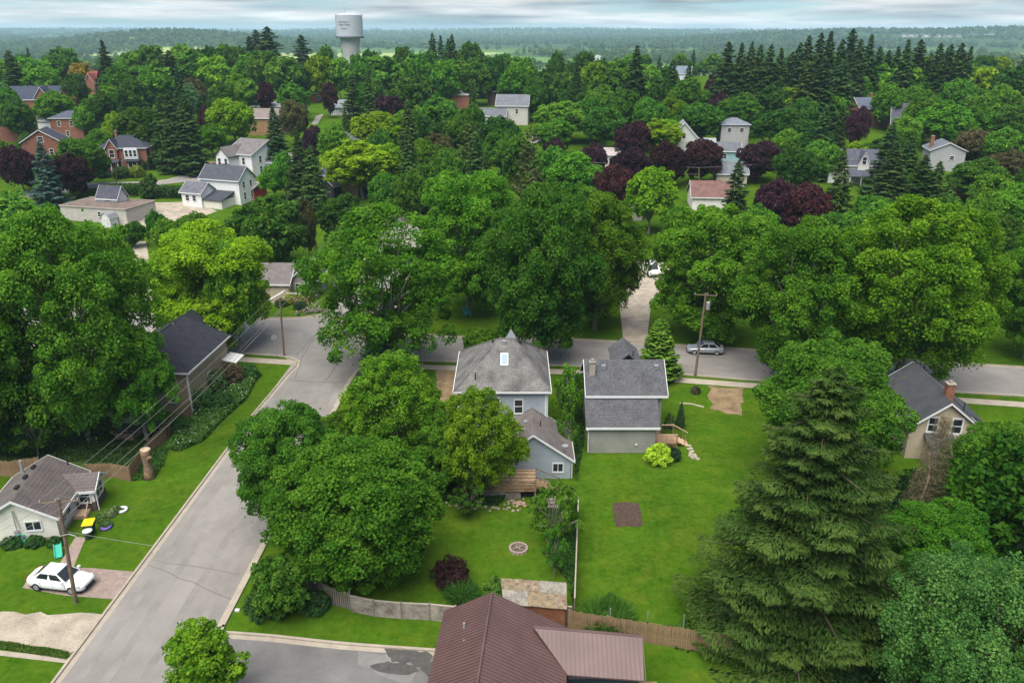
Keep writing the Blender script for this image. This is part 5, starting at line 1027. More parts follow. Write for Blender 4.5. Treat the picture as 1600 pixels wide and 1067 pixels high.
# ---- more trees closing the canopy, kept clear of houses, streets and open lawns
bpy.context.view_layer.update()
BOX = []
for o in list(COL.objects):
    if o.type == 'EMPTY' and o.get('category') in ('house', 'building', 'shed', 'water tower') and o.location.y > 90:
        ps = []
        for c_ in o.children:
            for b_ in c_.bound_box:
                wv_ = c_.matrix_world @ Vector(b_)
                if wv_.z > o.location.z - .2: ps.append(pix(*wv_))
        xs_ = [p[0] for p in ps]; ys_ = [p[1] for p in ps]; BOX.append((min(xs_), max(xs_), min(ys_), max(ys_), o.location.y + 4))
OPEN_ = [(130, 430, 246, 352), (815, 865, 180, 232), (1212, 1300, 255, 292), (225, 300, 250, 285), (0, 130, 295, 345), (985, 1080, 330, 450), (470, 510, 172, 200), (140, 290, 160, 292)]
pos = [(t[0].location.x, t[0].location.y, t[4]) for t in TREES]
fr = random.Random(21); nfill = 0; tries = 0
while nfill < 165 and tries < 30000:
    tries += 1
    Y = 132 + (560 - 132) * fr.random() ** .8; X = fr.uniform(-.68, .68) * Y
    if -30 < X < -11 and Y < 185: continue
    if 10 < X < 34 and Y < 146: continue
    if Y < 122: continue
    wm = fr.uniform(9, 14); h = fr.uniform(8.5, 13)
    if any((X - a) ** 2 + (Y - b) ** 2 < (.34 * (wm + c_)) ** 2 for a, b, c_ in pos): continue
    Z = ter(X, Y); xl, yb_ = pix(X - wm / 2, Y, Z); xr, yt_ = pix(X + wm / 2, Y, Z + h)
    if any(xl < b[1] + 2 and xr > b[0] - 2 and yt_ < b[3] and yb_ > b[2] and Y < b[4] for b in BOX): continue
    if any(a < (xl + xr) / 2 < b and c_ < yb_ < d for a, b, c_, d in OPEN_): continue
    kd = fr.choice('MMMMDDDLLNSS' if Y > 200 else 'MMMDDL')
    k = ('sprF' if kd == 'S' else fr.choice(FA)) if Y > 265 else ('sprA' if kd == 'S' else fr.choice(A))
    if kd == 'S': wm *= .6; h *= 1.25
    plant(k, kd, X, Y, Z, wm, h); pos.append((X, Y, wm)); nfill += 1

# ---- far woods: one mass of crowns on the plain and hills
def far_woods(name, n, y0, y1, quads, seed, leafs):
    rng = np.random.default_rng(seed); P = []
    while len(P) < n:
        Y = y0 * (y1 / y0) ** rng.uniform(0, 1); X = rng.uniform(-.75, .75) * Y
        # belts along field edges plus woods
        v_ = math.sin(X / 260 + 1.7 * math.sin(Y / 500)) + math.sin(Y / (170 + Y * .03) + X / 900) + .8 * math.sin(X / 90 + Y / 140)
        hill = (Y > 2300) or (X / Y > .30 and Y < 1500) or (Y > 3000 and abs(X / Y + .42) < .2)
        if v_ > (-.9 if hill else 1.0) or rng.uniform() < .03: P.append((X, Y, ter(X, Y)))
    P = np.array(P); m = n * quads; ci = np.repeat(np.arange(n), quads)
    Hh = rng.uniform(9, 17, n); Rr_ = rng.uniform(4.5, 8.5, n)
    d = unit(rng.normal(size=(m, 3)) + [0, -.25, .35]); rad = rng.uniform(.7, 1.02, m)
    C = P[ci] + np.stack([d[:, 0] * Rr_[ci] * rad, d[:, 1] * Rr_[ci] * rad, Hh[ci] * (.5 + .5 * d[:, 2] * rad)], 1)
    Nn = unit(d + rng.normal(size=(m, 3)) * .35); s_ = leafs * rng.uniform(.7, 1.3, m)
    V, F_ = leaf_quads(C, Nn, s_ * 1.2, s_, rng); ti = np.clip(.45 + rng.normal(size=n)[ci] * .13 + rng.normal(size=m) * .12, 0, 1)
    me = np_mesh(name, V, F_, np.repeat(ti, 4)); o = obj(name, me, LEAF); o.color = (.070, .130, .045, 1); o['kind'] = 'stuff'; tag(o, 'distant mass of woods and hedgerow trees on the plain' if y0 < 2000 else 'far wooded hills fading toward the horizon', 'woods'); return o
far_woods('distant_woods', 4200, 590, 2000, 34, 3, 3.4)
far_woods('hill_forest', 11000, 2000, 7800, 11, 4, 9.0)

# ================================================================== OTHER THINGS
def shrub(name, label, px, py, wpx, h, col, seed=1, spike=False, leaf=.12, group=None, cat='shrub', dens=1.):
    X, Y, Z = at(px, py); wm = wpx * depth(X, Y, Z) / FPX
    cm, tm = bush(name, seed, wm / 2, h, int(26 * dens), 70, leaf, spike)
    o = empty(name, label, cat, (X, Y, Z), 0, group); c_ = obj('foliage', cm, None, o); c_.color = col + (1,); obj('stem', tm, BARK, o); return o
shrub('lime_shrub', 'bright lime-yellow rounded shrub in front of the side deck', 1027, 722, 46, 1.9, (.30, .48, .03), 3, leaf=.16)
shrub('dark_shrub', 'small dark green shrub tucked right of the lime-yellow shrub', 1052, 718, 24, 1.2, (.02, .05, .02), 4)
shrub('ornamental_grass', 'tall fountain of green ornamental grass at the back fence', 948, 974, 84, 1.7, (.06, .16, .02), 5, True, .07, dens=2.4)
shrub('ornamental_grass', 'clump of strappy green grass left of the metal-roofed building', 722, 930, 46, 1.2, (.05, .14, .022), 6, True, .07, dens=1.4)
shrub('purple_shrub', 'dark purple-leaved shrub in the back yard beside the grass clump', 706, 908, 66, 1.7, (.040, .018, .018), 7, leaf=.14)
shrub('leafy_shrub', 'light green leafy shrub between grass clump and rusty-roofed shed', 775, 932, 46, 1.5, (.07, .16, .02), 8, leaf=.15)
shrub('weed_clump', 'small weedy clump on the lawn above the ornamental grass', 955, 936, 16, .4, (.04, .11, .02), 9)
shrub('leafy_shrub', 'leafy shrub at the fence end nearest the side road kerb', 415, 955, 66, 1.5, (.04, .10, .025), 10, leaf=.15)
shrub('leafy_shrub', 'spreading grey-green shrub against the picket part of the curved fence', 492, 950, 56, 1.2, (.045, .11, .03), 11, leaf=.14)
shrub('round_shrub', 'pale round shrub at the side wall of the grey-green house', 1046, 668, 18, 1.6, (.07, .13, .03), 12)
tree_b('cedar', 'S', 1062, 628, 668, 15, 'slim dark columnar cedar right of the grey-green house', name='cedar_tree')
shrub('garden_bush', 'low brown-green bush in the side lawn near the leaning utility pole', 1087, 614, 16, .8, (.07, .08, .04), 14)
for i, (x, y, wd, hh, lb, cl) in enumerate(((338, 612, 44, 2.6, 'pale-flowering shrub at the side wall of the beige house', (.08, .15, .05)), (365, 598, 40, 2.2, 'pinkish-leaved shrub beyond the pale-flowering shrub by the beige house', (.12, .09, .05)), (318, 640, 42, 2.4, 'green shrub at the wall corner of the beige house', (.05, .13, .03)), (350, 636, 40, 1.8, 'leafy shrub in the long border beside the side-road lawn', (.045, .12, .03)), (390, 590, 36, 1.6, 'shrub at the far end of the border by the sidewalk', (.05, .13, .03)), (280, 672, 40, 1.4, 'low shrub spilling over the brown board fence', (.05, .13, .03)))):
    shrub('border_shrub', lb, x, y, wd, hh, cl, 20 + i, leaf=.15)
for i, (x, y, wd, cl) in enumerate(((158, 812, 20, (.10, .18, .04)), (172, 806, 18, (.16, .22, .09)), (166, 822, 18, (.08, .16, .04)), (182, 800, 16, (.12, .19, .06)))):
    shrub('hosta', ['largest hosta by the porch of the cream bungalow', 'variegated pale hosta beside the white tyre planter', 'hosta just above the purple tyre planter', 'small hosta at the end of the bungalow flower bed'][i], x, y, wd, .5, cl, 30 + i, leaf=.2, cat='plant', dens=.6)
for i, (x, y, wd) in enumerate(((20, 852, 36), (55, 850, 34), (88, 851, 28))): shrub('foundation_plant', ['left', 'middle', 'right'][i] + ' low green plant along the bungalow gable wall', x, y, wd, .65, (.035, .10, .025), 36 + i, cat='plant', dens=.7)
for i, (x, y, wd, hh, cl, lb) in enumerate(((455, 474, 26, 1.5, (.22, .28, .03), 'yellow-green shrub in front of the awning cottage'), (395, 476, 22, 3.2, (.03, .06, .02), 'dark cone-shaped evergreen left of the cottage awning window'), (440, 478, 22, 1.0, (.04, .1, .03), 'low green shrub below the cottage stairs'), (470, 482, 24, 1.0, (.035, .08, .03), 'dark shrub by the cottage deck'), (405, 482, 30, 1.1, (.03, .06, .03), 'dark low shrub beneath the cone-shaped evergreen'))):
    shrub('cottage_shrub', lb, x, y, wd, hh, cl, 40 + i)
for i, (x, y, wd, hh, cl, lb) in enumerate(((162, 278, 24, 2.4, (.03, .07, .02), 'dark round bush left of the brick villa porch'), (192, 278, 30, 2.4, (.04, .09, .02), 'clipped bush before the brick villa porch'), (214, 276, 30, 2.4, (.16, .22, .02), 'yellow-green bush before the brick villa bay'), (230, 266, 24, 3.0, (.04, .1, .02), 'green bush right of the brick villa bay'), (243, 262, 24, 2.8, (.045, .1, .02), 'rounded bush at the side porch of the brick villa'), (1362, 300, 32, 3.2, (.06, .14, .02), 'bright spreading bush before the white farmhouse'), (232, 312, 26, 4.5, (.05, .11, .02), 'upright shrub between the two hedges'), (238, 300, 20, 4, (.05, .12, .02), 'second upright shrub at the hedge gap'))):
    shrub('garden_bush', lb, x, y, wd, hh, cl, 50 + i, leaf=.35)
for i, (xa, xb, y0, y1) in enumerate(((168, 224, 306, 306), (236, 294, 308, 310))):
    P = at(xa, y0); Q = at(xb, y1); Lh = math.hypot(Q[0] - P[0], Q[1] - P[1]); rng = np.random.default_rng(60 + i); m = 5200
    e = empty('hedge', ['left', 'right'][i] + ' half of the clipped green hedge along the back street', 'hedge', (P[0], P[1], P[2]), math.atan2(Q[1] - P[1], Q[0] - P[0]), 'back street hedges')
    C = np.stack([rng.uniform(0, Lh, m), rng.normal(size=m) * .6, rng.uniform(0, 1, m) ** .5 * 2.3 + .25 * np.sin(rng.uniform(0, 9, m))], 1); V, F_ = leaf_quads(C, unit(rng.normal(size=(m, 3)) + [0, 0, .9]), .4, .32, rng); V[:, 2] = np.maximum(V[:, 2], .02)
    me = np_mesh('hedge', V, F_, np.repeat(rng.uniform(.2, .8, m), 4)); obj('foliage', me, LEAF, e).color = (.05, .11, .025, 1); mb = MB()
    for k in range(8): limb(mb, (Lh * (k + .5) / 8, 0, -.1), (Lh * (k + .5) / 8, 0, 1.4), .05, .02, rng, 2, 0, 4)
    mb.build('stem', BARK, e)
# flower border and rough grass: nobody could count them
def ground_cover(name, label, polys, n, leaf, h, col, seed, flowers=0, cat='ground cover'):
    rng = np.random.default_rng(seed); Cs = []
    for pl in polys:
        P = gp(*pl); bm = [p for p in P]; tri = tessellate_polygon([[Vector((p[0], p[1], 0)) for p in P]])
        ar = [abs((P[b][0] - P[a][0]) * (P[c_][1] - P[a][1]) - (P[c_][0] - P[a][0]) * (P[b][1] - P[a][1])) for a, b, c_ in tri]; tot = sum(ar)
        for (a, b, c_), w_ in zip(tri, ar):
            k = int(n * w_ / tot); r1 = np.sqrt(rng.uniform(0, 1, k)); r2 = rng.uniform(0, 1, k)
            A_, B_, C_ = (np.array(P[i_]) for i_ in (a, b, c_)); Cs.append((1 - r1)[:, None] * A_ + (r1 * (1 - r2))[:, None] * B_ + (r1 * r2)[:, None] * C_)
    q = np.concatenate(Cs); m = len(q); lump = .5 + .5 * np.sin(q[:, 0] * 2.1 + np.sin(q[:, 1] * 1.7) * 2) * np.sin(q[:, 1] * 2.6)
    C = np.stack([q[:, 0], q[:, 1], rng.uniform(0, 1, m) ** .6 * h * (.45 + .55 * lump) + .03], 1)
    V, F_ = leaf_quads(C, unit(rng.normal(size=(m, 3)) + [0, 0, 1.1]), leaf * 1.5, leaf, rng); V[:, 2] = np.maximum(V[:, 2], .015)
    me = np_mesh(name, V, F_, np.repeat(rng.uniform(.15, .9, m), 4)); o = obj(name, me, LEAF); o.color = col + (1,); o['kind'] = 'stuff'; tag(o, label, cat)
    if flowers:
        i_ = rng.integers(0, m, flowers); C = C[i_] + [0, 0, .12]; V, F_ = leaf_quads(C, unit(rng.normal(size=(flowers, 3)) * .3 + [0, 0, 1]), .12, .12, rng)
        o2 = obj('blossoms', np_mesh('blossoms', V, F_), pm('blossom_white', (.7, .72, .66), .05, 2, .8), o)
    return o
ground_cover('flower_border', 'long leafy border dotted with white blossoms beside the side-road lawn', [[(268, 690), (300, 655), (330, 640), (360, 610), (395, 582), (402, 592), (385, 625), (350, 655), (318, 690), (280, 706), (262, 704)]], 9000, .17, .75, (.08, .18, .035), 1, 170, 'flower bed')
ground_cover('overgrown_strip', 'overgrown green strip between the blue-grey house and its neighbour', [[(872, 600), (912, 585), (912, 690), (900, 760), (898, 640), (870, 620)]], 7000, .15, .55, (.035, .09, .02), 2)
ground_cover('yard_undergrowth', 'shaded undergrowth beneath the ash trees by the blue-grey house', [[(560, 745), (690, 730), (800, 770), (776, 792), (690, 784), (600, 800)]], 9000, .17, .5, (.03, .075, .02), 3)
ground_cover('fence_weeds', 'weeds along the fence between the two back yards', [[(860, 800), (903, 790), (898, 950), (884, 905), (862, 880)]], 6000, .13, .5, (.045, .12, .025), 4)
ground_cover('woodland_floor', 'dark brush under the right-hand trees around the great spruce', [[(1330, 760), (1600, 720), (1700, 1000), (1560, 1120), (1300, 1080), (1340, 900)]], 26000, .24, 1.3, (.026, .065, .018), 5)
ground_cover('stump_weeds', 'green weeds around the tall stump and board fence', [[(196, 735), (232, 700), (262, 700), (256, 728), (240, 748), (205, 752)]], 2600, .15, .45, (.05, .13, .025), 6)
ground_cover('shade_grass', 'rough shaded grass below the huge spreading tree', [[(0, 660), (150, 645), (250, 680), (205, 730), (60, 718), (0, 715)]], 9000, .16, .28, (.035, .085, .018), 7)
def lawn_tufts(name, label, poly, n, seed, col):
    return ground_cover(name, label, [poly], n, .075, .10, col, seed, cat='grass')

def tufts(label, poly, n, seed, col, h=.09):
    return ground_cover('lawn_tufts', label, [poly], n, .11, h, col, seed, cat='grass')
tufts('ragged grass along the concrete path at lower left', [(0, 1003), (108, 1020), (104, 1030), (0, 1014)], 2600, 16, (.070, .130, .02), .2)
# ---- fences
def board_fence(name, label, line, h, mat, bw=.14, gap=.012, cap=False, mat2=None, h1=None):
    P = [Vector(p) for p in line]; e = empty(name, label, 'fence', (0, 0, 0)); me = MB().box(-bw / 2 + gap / 2, bw / 2 - gap / 2, -.012, .012, 0, 1).mesh('board'); rnd = random.Random(len(label))
    Lt = sum((b - a).length for a, b in zip(P[:-1], P[1:])); acc = 0
    for a, b in zip(P[:-1], P[1:]):
        d = b - a; n = max(1, int(d.length / bw)); an = math.atan2(d.y, d.x)
        for i in range(n):
            q = a.lerp(b, (i + .5) / n); o = bpy.data.objects.new('board', me); COL.objects.link(o); o.parent = e
            t = (acc + (i + .5) / n * d.length) / Lt; hh = (h + ((h1 or h) - h) * t) * rnd.uniform(.97, 1.03)
            o.location = (q.x, q.y, ter(q.x, q.y)); o.rotation_euler = (0, rnd.uniform(-.01, .01), an); o.scale = (1, 1, hh)
            if not me.materials: me.materials.append(mat)
            if mat2 and rnd.random() < .4: o.material_slots[0].link = 'OBJECT'; o.material_slots[0].material = mat2
        acc += d.length
        k = max(1, int(d.length / 2.4))
        for i in range(k + 1):
            q = a.lerp(b, i / k); MB().box(q.x - .05, q.x + .05, q.y + .02, q.y + .12, -.05, h * 1.02).build('post', mat, e)
        if cap:
            n_ = Vector((-d.y, d.x)).normalized() * .05
            MB().hexa([(*(a - n_), h + .0), (*(b - n_), h), (*(b + n_), h), (*(a + n_), h), (*(a - n_), h + .05), (*(b - n_), h + .05), (*(b + n_), h + .05), (*(a + n_), h + .05)]).build('cap_rail', CONC, e)
    return e
FENCEO = pm('fence_orange_wood', (.26, .165, .09), .25, 2.5, .85, fine=.2)
board_fence('board_fence', 'brown wooden board fence along the bottom edge of the green lawn', gp((888, 984), (1010, 1004), (1100, 1018), (1180, 1022)), 1.65, FENCEW, .15, mat2=FENCEO)
board_fence('board_fence', 'weathered grey fence dividing the two back yards', gp((897, 962), (900, 880), (903, 800)), 1.5, FENCEG, .18, cap=True)
board_fence('board_fence', 'warm brown board fence beside the beige house and tall stump', gp((205, 752), (232, 715), (262, 684), (299, 648)), 1.55, FENCEW, .15, mat2=FENCEO)
board_fence('board_fence', 'brown board fence behind the bungalow joining the corner by the stump', gp((138, 748), (178, 746), (204, 752)), 1.5, FENCEO, .15, mat2=FENCEW)
board_fence('board_fence', 'tan board fence at the left edge behind the bungalow', gp((-40, 742), (20, 744), (64, 738)), 1.6, FENCEO, .15)
board_fence('board_fence', 'grey board fence piece in front of the rusty-roofed shed', gp((830, 966), (892, 976)), 1.5, FENCEG, .16, cap=True)
board_fence('picket_fence', 'silver-grey picket fence at the left end of the curved concrete fence', gp((476, 920), (495, 934), (518, 944), (548, 952)), 1.75, FENCEG, .16, .03, h1=1.45)
pf = empty('panel_fence', 'stained concrete-coloured panel fence curving behind the grass verge', 'fence', (0, 0, 0)); ln_ = gp((548, 954), (585, 962), (628, 966), (672, 968), (712, 972))
for i, (a, b) in enumerate(zip(ln_[:-1], ln_[1:])):
    a, b = Vector(a), Vector(b); d = (b - a).normalized() * .03; n_ = Vector((-d.y, d.x)).normalized() * .04; a, b = a + d, b - d; z = 1.3
    MB().hexa([(*(a - n_), 0), (*(b - n_), 0), (*(b + n_), 0), (*(a + n_), 0), (*(a - n_), z), (*(b - n_), z), (*(b + n_), z), (*(a + n_), z)]).build('panel', CONCD, pf)
    MB().hexa([(*(a - n_ * 1.6), z), (*(b - n_ * 1.6), z), (*(b + n_ * 1.6), z), (*(a + n_ * 1.6), z), (*(a - n_ * 1.6), z + .06), (*(b - n_ * 1.6), z + .06), (*(b + n_ * 1.6), z + .06), (*(a + n_ * 1.6), z + .06)]).build('cap_rail', CONC, pf)
    MB().box(b.x - .03, b.x + .09, b.y - .08, b.y + .08, 0, 1.42).build('post', FENCEG, pf)
for i, (x, y) in enumerate(((952, 985), (1010, 990), (1066, 996))):
    X, Y, Z = at(x, y); tag(MB().tube([(X, Y, 0), (X, Y, 1.9)], .04, 6).build('steel_post', METAL), ['left', 'middle', 'right'][i] + ' thin steel post standing behind the brown board fence', 'post', 'steel posts at the back fence')

# ---- utility poles and wires
def pole(px, py, tx, ty, label, arm=None, trans=False, r=.15):
    X, Y, Z = at(px, py); h = top_h(tx, ty, Y); u, yy, zz = ray(tx, ty); X2 = u * Y / yy
    e = empty('utility_pole', label, 'utility pole', (X, Y, Z)); MB().tube([(0, 0, -.3), (X2 - X, 0, h)], [r, r * .72], 10).build('shaft', WOODP, e)
    top = Vector((X2, Y, Z + h))
    if arm:
        n_ = Vector((math.cos(arm), math.sin(arm), 0)); a = Vector((X2 - X, 0, h - .25)) - n_ * 1.2; b = a + n_ * 2.4
        MB().tube([a, b], .055, 5).build('crossarm', WOODP, e)
        for t in (0, .42, 1):
            q = a.lerp(b, t); MB().lathe([(.03, 0), (.07, .06), (.04, .14), (.06, .2), (.01, .24)], 8, tuple(q)).build('insulator', pm('porcelain', (.30, .25, .22), .1, 2, .3) if 'porcelain' not in MATS else MATS['porcelain'], e)
        ends = [Vector((X, Y, Z)) + a.lerp(b, t) + Vector((0, 0, .22)) for t in (0, .42, 1)]
    else: ends = [top] * 3
    if trans: MB().lathe([(.05, -.55), (.24, -.5), (.24, .35), (.1, .42)], 14, (X2 - X + .35, -.1, h - 1.4)).build('transformer', METAL, e)
    return top, ends, e
pA, eA, oA = pole(118, 941, 91, 779, 'leaning grey utility pole in front of the parked white sedan', R_(8)); MB().tube([(0, 0, 5.6), (.9, -.3, 6.0), (1.4, -.4, 5.9)], .035, 6).build('lamp_arm', METAL, oA)
pB, eB, oB = pole(444, 556, 437, 466, 'slim utility pole beside the stop sign at the intersection', R_(8), r=.13)
pC, eC, oC = pole(580, 470, 574, 322, 'tall pole with crossarms and transformers rising above the corner tree', R_(8), True)
pD, eD, oD = pole(1086, 588, 1103, 458, 'brown utility pole leaning right beside the parked silver car', R_(170), True)
pF, eF, oF = pole(1093, 300, 1092, 262, 'distant utility pole beside the grey-roofed cottage')
pG, eG, oG = pole(1241, 282, 1242, 259, 'short pole on the green lawn left of the white farmhouse')
pH, eH, oH = pole(1277, 285, 1279, 248, 'taller brown pole beside the white farmhouse lawn')
pI, eI, oI = pole(845, 206, 845, 176, 'pale pole by the street in the middle of the canopy')
pJ, eJ, oJ = pole(182, 290, 181, 252, 'slim pole at the back street before the brick villa')
WIRE = pm('wire', (.24, .24, .23), .1, 2, .6)
def wire(a, b, label, sag=.03, r=.012, group=None):
    a, b = Vector(a), Vector(b); L_ = (b - a).length; pts = [a.lerp(b, t / 12) - Vector((0, 0, 4 * sag * L_ * (t / 12) * (1 - t / 12) * .35)) for t in range(13)]
    return tag(MB().tube(pts, r, 5).build('power_line', WIRE), label, 'wire', group)
wn = ['left', 'middle', 'right']
for i in range(3):
    wire(eA[i], eB[i], f'{wn[i]} wire of the three from the leaning grey pole to the stop-sign pole', group='street power lines')
    wire(eB[i], eC[i], f'{wn[i]} wire of the three from the stop-sign pole to the transformer pole', group='street power lines')
    wire(eA[i] + Vector((-14 * (.9 if i else 1), -32, 1.5)), eA[i], f'{wn[i]} wire of the three leaving the leaning grey pole at lower left', group='street power lines')
wire(pA - Vector((0, 0, 1.6)), pB - Vector((0, 0, 1.5)), 'lower cable strung below the three wires along the side road', .04, .02)
wire(pA - Vector((0, 0, 2.0)), (-39.2, 53.4, 3.0), 'service drop from the leaning grey pole to the bungalow gable', .05)
wire(pA - Vector((0, 0, 2.6)), (-17.5, 44.5, 5.0), 'thin cable crossing the side road toward the parking lot', .04, .012)
wire(pF, pF + Vector((-26, 2, 1)), 'distant wire running left from the cottage pole across the purple maples', .02, .03); wire(pF, pH, 'distant wire from the cottage pole to the farmhouse pole', .03, .03); wire(pH, pH + Vector((70, -6, 1)), 'distant wire running right from the farmhouse pole', .03, .03)
wire(pF - Vector((0, 0, 1.5)), pF + Vector((-26, 2, -.8)), 'lower distant wire left of the cottage pole', .02, .025)
# ---- stop sign (seen from behind)
X, Y, Z = at(432, 558); ss = empty('stop_sign', 'octagonal street sign seen from behind on a steel post at the corner', 'sign', (X, Y, Z), R_(20))
MB().tube([(0, 0, -.1), (0, 0, 2.95)], .035, 6).build('post', METAL, ss)
o8 = [(.40 * math.cos(R_(22.5 + 45 * k)), .40 * math.sin(R_(22.5 + 45 * k))) for k in range(8)]; m = MB(); m.v = [(x, .05, 2.6 + z) for x, z in o8] + [(x, .065, 2.6 + z) for x, z in o8]; m.f = [tuple(range(8)), tuple(range(15, 7, -1))] + [(k, (k + 1) % 8, (k + 1) % 8 + 8, k + 8) for k in range(8)]; m.build('sign_plate', METAL, ss)
# ---- tall stump
X, Y, Z = at(234, 746); rng = np.random.default_rng(9); st = empty('tree_stump', 'tall pale tree stump with sawn top at the board fence corner', 'stump', (X, Y, Z))
MB().tube([(0, 0, -.1), (0, 0, .5), (.05, 0, 1.4), (0, 0, 2.4), (.05, 0, 2.9)], [.62, .44, .36, .40, .46], 12).build('stump', pm('stump_bark', (.20, .13, .08), .5, 3, .95, .7, 8), st, smooth=True); MB().tube([(.05, 0, 2.9), (.05, 0, 2.95)], [.46, .40], 12).build('cut_top', pm('cut_wood', (.45, .34, .22), .2, 4, .9), st); MB().tube([(.2, -.2, 1.9), (.55, -.4, 2.35)], [.22, .16], 8).build('branch_stub', MATS['stump_bark'], st)

# ---- cars
def car(label, loc, rz, paint, suv=False):
    e = empty('parked_car', label, 'car', loc, rz); Wd = .9
    st_ = [(2.28, .62, .30, .55, .66), (2.18, .78, .22, .62, .72), (1.85, .86, .20, .70, .80), (1.0, .90, .20, .80, .94), (.3, .91, .19, .84, .96), (-.6, .91, .19, .86, .97), (-1.4, .90, .20, .88, 1.0), (-1.95, .86, .22, .88, 1.03), (-2.2, .78, .28, .80, 1.0), (-2.3, .64, .36, .66, .74)]
    V = []; F_ = []; m = 10
    for x, hw, zb, zs, zt in st_:
        ring = [(hw * .86, zb), (hw, zb + .12), (hw * 1.0, (zb + zs) / 2 + .05), (hw * .985, zs), (hw * .86, zt), ]
        full = [(y, z) for y, z in ring] + [(-y, z) for y, z in ring[::-1]]
        V += [(x, y, z) for y, z in full]
    for k in range(len(st_) - 1):
        for j in range(m): F_.append((k * m + j, k * m + (j + 1) % m, (k + 1) * m + (j + 1) % m, (k + 1) * m + j))
    F_ += [tuple(range(m)), tuple(range(len(V) - 1, len(V) - m - 1, -1))]
    mb = MB(); mb.v = V; mb.f = F_; body = mb.build('body', paint, e, smooth=True); md = body.modifiers.new('sub', 'SUBSURF'); md.levels = md.render_levels = 1
    GL = MATS['car_glass'] if 'car_glass' in MATS else pm('car_glass', (.012, .015, .02), .1, 2, .06, spec=.8)
    # cabin: base and roof outlines
    bx = [1.02, -1.85]; rx_ = [.22, -1.05]; zb, zr = .93, 1.44; hb, ht = .80, .60
    c8 = [(bx[0], -hb, zb), (bx[0], hb, zb), (bx[1], hb * .92, zb + .05), (bx[1], -hb * .92, zb + .05), (rx_[0], -ht, zr), (rx_[0], ht, zr), (rx_[1], ht, zr), (rx_[1], -ht, zr)]
    def face(ids, name, mat, inset=.05, off=.012):
        p = [Vector(c8[i]) for i in ids]; c_ = sum(p, Vector()) / len(p); n_ = (p[1] - p[0]).cross(p[2] - p[0]).normalized(); n_ = n_ if n_.dot(c_ - Vector((-.4, 0, 1.1))) > 0 else -n_
        q = [v_.lerp(c_, inset) + n_ * off for v_ in p]; q2 = [v_ - n_ * .02 for v_ in q]; mm = MB(); mm.v = [tuple(v_) for v_ in q + q2]; k = len(q); mm.f = [tuple(range(k)), tuple(range(2 * k - 1, k - 1, -1))] + [(i, (i + 1) % k, (i + 1) % k + k, i + k) for i in range(k)]; mm.build(name, mat, e)
    MB().hexa(c8).build('cabin', paint, e); face((0, 1, 5, 4), 'windshield', GL, .07); face((3, 2, 6, 7), 'rear_window', GL, .10)
    for s_ in (0, 1):
        ids = (1, 2, 6, 5) if s_ else (0, 3, 7, 4); p = [Vector(c8[i]) for i in ids]; sg = 1 if s_ else -1
        for t0, t1 in ((.06, .46), (.50, .90)):
            b0, b1, r1_, r0_ = p[0].lerp(p[1], t0 + .02), p[0].lerp(p[1], t1 - .04), p[3].lerp(p[2], min(1, t1 + .03)), p[3].lerp(p[2], max(0, t0 - .02))
            q = [b0.lerp(r0_, .12), b1.lerp(r1_, .12), b1.lerp(r1_, .86), b0.lerp(r0_, .86)]; n_ = Vector((0, sg * .016, .004)); mm = MB(); mm.v = [tuple(v_ + n_) for v_ in q] + [tuple(v_ - n_) for v_ in q]; mm.f = [(0, 1, 2, 3), (7, 6, 5, 4), (0, 1, 5, 4), (1, 2, 6, 5), (2, 3, 7, 6), (3, 0, 4, 7)]; mm.build('side_window', GL, e)
    MB().slab([(.20, -.60, 1.47), (.20, .60, 1.47), (-1.05, .60, 1.47), (-1.05, -.60, 1.47)], .04).build('roof', paint, e)
    HL = MATS['headlight'] if 'headlight' in MATS else pm('headlight', (.55, .58, .60), .05, 2, .1); TL = MATS['taillight'] if 'taillight' in MATS else pm('taillight', (.35, .02, .015), .1, 2, .2)
    for s_ in (-1, 1):
        MB().hexa([(2.08, s_ * .50, .60), (2.20, s_ * .50, .60), (2.04, s_ * .83, .62), (1.85, s_ * .84, .64), (2.06, s_ * .50, .70), (2.17, s_ * .50, .69), (2.0, s_ * .83, .72), (1.83, s_ * .84, .74)]).build('headlight', HL, e)
        MB().box(-2.245, -2.1, s_ * .58 - .15, s_ * .58 + .15, .78, .90).build('taillight', TL, e)
        for xs2 in (.95, -.02, -1.0): MB().box(xs2 - .008, xs2 + .008, s_ * .895 - .012, s_ * .895 + .012, .36, .84).build('door_seam', BLACKM, e)
        MB().box(-1.0, .95, s_ * .905 - .012, s_ * .905 + .012, .27, .33).build('sill_trim', BLACKM, e)
        MB().box(.72, .90, s_ * .98 - .10, s_ * .98 + .10, .95, 1.08).build('mirror', paint, e)
        for x in (1.38, -1.38):
            w_ = MB().lathe([(.18, -.10), (.31, -.11), (.325, -.06), (.325, .06), (.31, .11), (.18, .10)], 20).build('wheel', RUBBER, e, (x, s_ * .82, .325)); w_.rotation_euler = (math.pi / 2, 0, 0)
            MB().lathe([(.05, -.125), (.20, -.118), (.205, 0), (.20, .118), (.05, .125)], 14).build('rim', METAL, w_)
    MB().box(2.24, 2.30, -.45, .45, .32, .48).build('grille', BLACKM, e); MB().box(-2.33, -2.29, -.26, .26, .52, .64).build('licence_plate', WHITE, e)
    MB().box(-2.0, 2.0, -.8, .8, .14, .24).build('underbody', BLACKM, e)
    return e
PWHITE = pm('car_white', (.80, .80, .80), .02, 1, .25, spec=.6); PSILV = pm('car_silver', (.40, .43, .45), .03, 1, .25, metal=.5, spec=.6)
X, Y, _ = at(98, 914); car('white sedan parked on the paver driveway by the bungalow', (X, Y, .014), R_(-9), PWHITE)
X, Y, _ = at(1101, 551); car('silver sedan parked at the far kerb of the cross street', (X, Y, .012), R_(173), PSILV)
